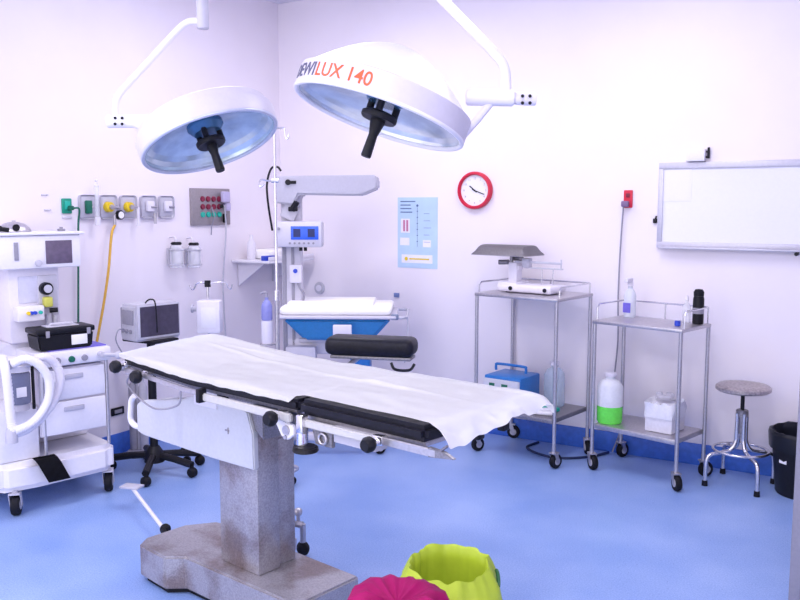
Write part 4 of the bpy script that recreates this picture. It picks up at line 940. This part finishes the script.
# black case on the worktop
t = thing('tool_case', 'black carrying case with white label on the anaesthesia machine', 'case', M=AL_ @ Matrix.Translation((.035, .10, .8425)) @ Matrix.Diagonal((.84, .92, 1, 1)))
MB().prism([(-.165, 0), (.165, 0), (.178, .085), (-.178, .085)], -.085, .085, .008).build('case_body', BLACK, t)
MB().bx(-.185, .185, -.092, .092, .0855, .115, .008).build('lid', BLACK, t)
MB().tube([(-.08, -.02, .116), (-.07, -.02, .13), (.07, -.02, .13), (.08, -.02, .116)], .008, 8, smooth=False).bx(-.10, .10, -.05, .05, .1155, .122, .003).build('lid_handle', LGREY, t)
MB().bx(.03, .13, -.094, -.0855, .02, .072, .001).build('label_card', PAPER, t)
for s in (-.12, .14): MB().bx(s - .012, s + .012, -.0975, -.0925, .07, .105, .002).build('latch', MGREY, t)
# chrome dome on top
t = thing('metal_bowl', 'upturned chrome bowl on top of anaesthesia machine', 'bowl', M=AL_ @ Matrix.Translation((-.10, .32, 1.4575)))
MB().lathe([(.085, 0), (.085, .004), (.078, .02), (.055, .042), (.025, .052), (0, .053)], n=32).build('bowl_shell', STEEL, t)
MB().cyl((-.02, -.083, .024), (-.02, -.093, .024), .018).build('bowl_stud', BLACK, t)
MB().cyl((0, 0, .0535), (0, 0, .06), .01).build('bowl_knob', STEEL, t)
o = MB().cyl((0, 0, 0), (0, 0, .012), .022, bev=.003).cyl((0, 0, .012), (0, 0, .022), .009).build('small_cap', MGREY); o.matrix_world = AL_ @ Matrix.Translation((.145, .30, 1.4575)); tag(o, 'small grey cap at the right of the machine top shelf', 'cap')
o = MB().ball((0, 0, .02), .028, (1.2, .8, .7)).cyl((.02, 0, .018), (.06, 0, .012), .012).build('face_mask', BLACK); o.matrix_world = AL_ @ Matrix.Translation((-.225, .215, 1.458)); tag(o, 'dark rubber face mask beside the chrome bowl', 'mask')

# ---------------------------------------------------------------- bag-lined buckets in the foreground
def bag_bucket(name, label, c, rr, h, m, inner, lean, seed, shape, tie=False):
    t = thing(name, label, 'bag', (c[0], c[1], 0), 0, 'coloured waste bags in the foreground')
    rnd = random.Random(seed)
    MB().lathe([(0, 0), (rr * .72, 0), (rr * .75, .01), (rr * .9, h * .7), (rr * .86, h * .7), (rr * .70, .02), (0, .02)], n=32).build('bucket', MGREY, t)
    b = MB(); bm = b.bm; n = 72; rings = []
    for k_, (zf, rf, am) in enumerate(shape):
        ring = []
        for j in range(n):
            a = 2 * PI * j / n
            f_ = 1 + am * NZ.noise(V((math.cos(a) * 2.2, math.sin(a) * 2.2, zf * 1.5 + seed))) + am * .9 * NZ.noise(V((math.cos(a) * 6, math.sin(a) * 6, zf * 1.2 + seed * 2))) * (zf > .2)
            zz = h * zf + (lean * math.cos(a - R(121)) * rr if zf > .8 else 0) + am * .25 * NZ.noise(V((math.cos(a) * 3, math.sin(a) * 3, seed + 9)))* h
            ring.append(bm.verts.new((rr * rf * f_ * math.cos(a), rr * rf * f_ * math.sin(a), max(.004, zz))))
        rings.append(ring)
    for A, B in zip(rings, rings[1:]):
        for j in range(n): bm.faces.new((A[j], A[(j + 1) % n], B[(j + 1) % n], B[j]))
    bm.faces.new(rings[-1])
    b.build('waste_bag', m, t, 85)
    return t
GB = mat('lime_bag_plastic', (.40, .52, .03), .45, var=.12, scale=12, bump=.2)
PB = mat('magenta_bag_plastic', (.27, .002, .085), .6, spec=.2, var=.25, scale=10, bump=.2)
def P2(px, py, d): return dep(px, py, d)
p = dep(450, 563, 2.35)
open_shape = [(.02, .80, .02), (.3, .90, .05), (.6, .98, .06), (.82, 1.02, .06), (.90, .97, .08), (.96, .86, .10), (1.0, .78, .10), (.99, .74, .09), (.93, .73, .08), (.75, .74, .06), (.5, .7, .05), (.2, .65, .02), (.06, .3, .01)]
gz_ = p.z
t = bag_bucket('waste_bag_bucket', 'open lime green waste bag lining a bucket in front of table', (p.x, p.y), .150, gz_, GB, GB, .05, 3, open_shape)
MB().tube([(.150 * math.cos(a) * .93, .150 * math.sin(a) * .93, gz_ - .045 + .012 * math.cos(9 * a)) for a in [R(x) for x in (18, 24, 30, 36, 42)]], .006, 6).build('knot', mat('dark_green_tie', (.03, .12, .05), .5), t)
p = dep(397, 614, 1.98)
full_shape = [(.02, .80, .02), (.3, .92, .05), (.6, 1.0, .06), (.8, 1.0, .07), (.93, .95, .08), (.99, .82, .10), (1.01, .55, .12), (.98, .25, .12), (.97, .08, .06)]
bag_bucket('waste_bag_bucket', 'full magenta pink waste bag in front of the green one', (p.x, p.y), .142, p.z + .045, PB, PB, .05, 11, full_shape)

# ---------------------------------------------------------------- view settings
SC.view_settings.view_transform = 'Standard'; SC.view_settings.look = 'None'
SC.view_settings.gamma = 1; SC.view_settings.use_curve_mapping = False
SC.view_settings.exposure = 1.0
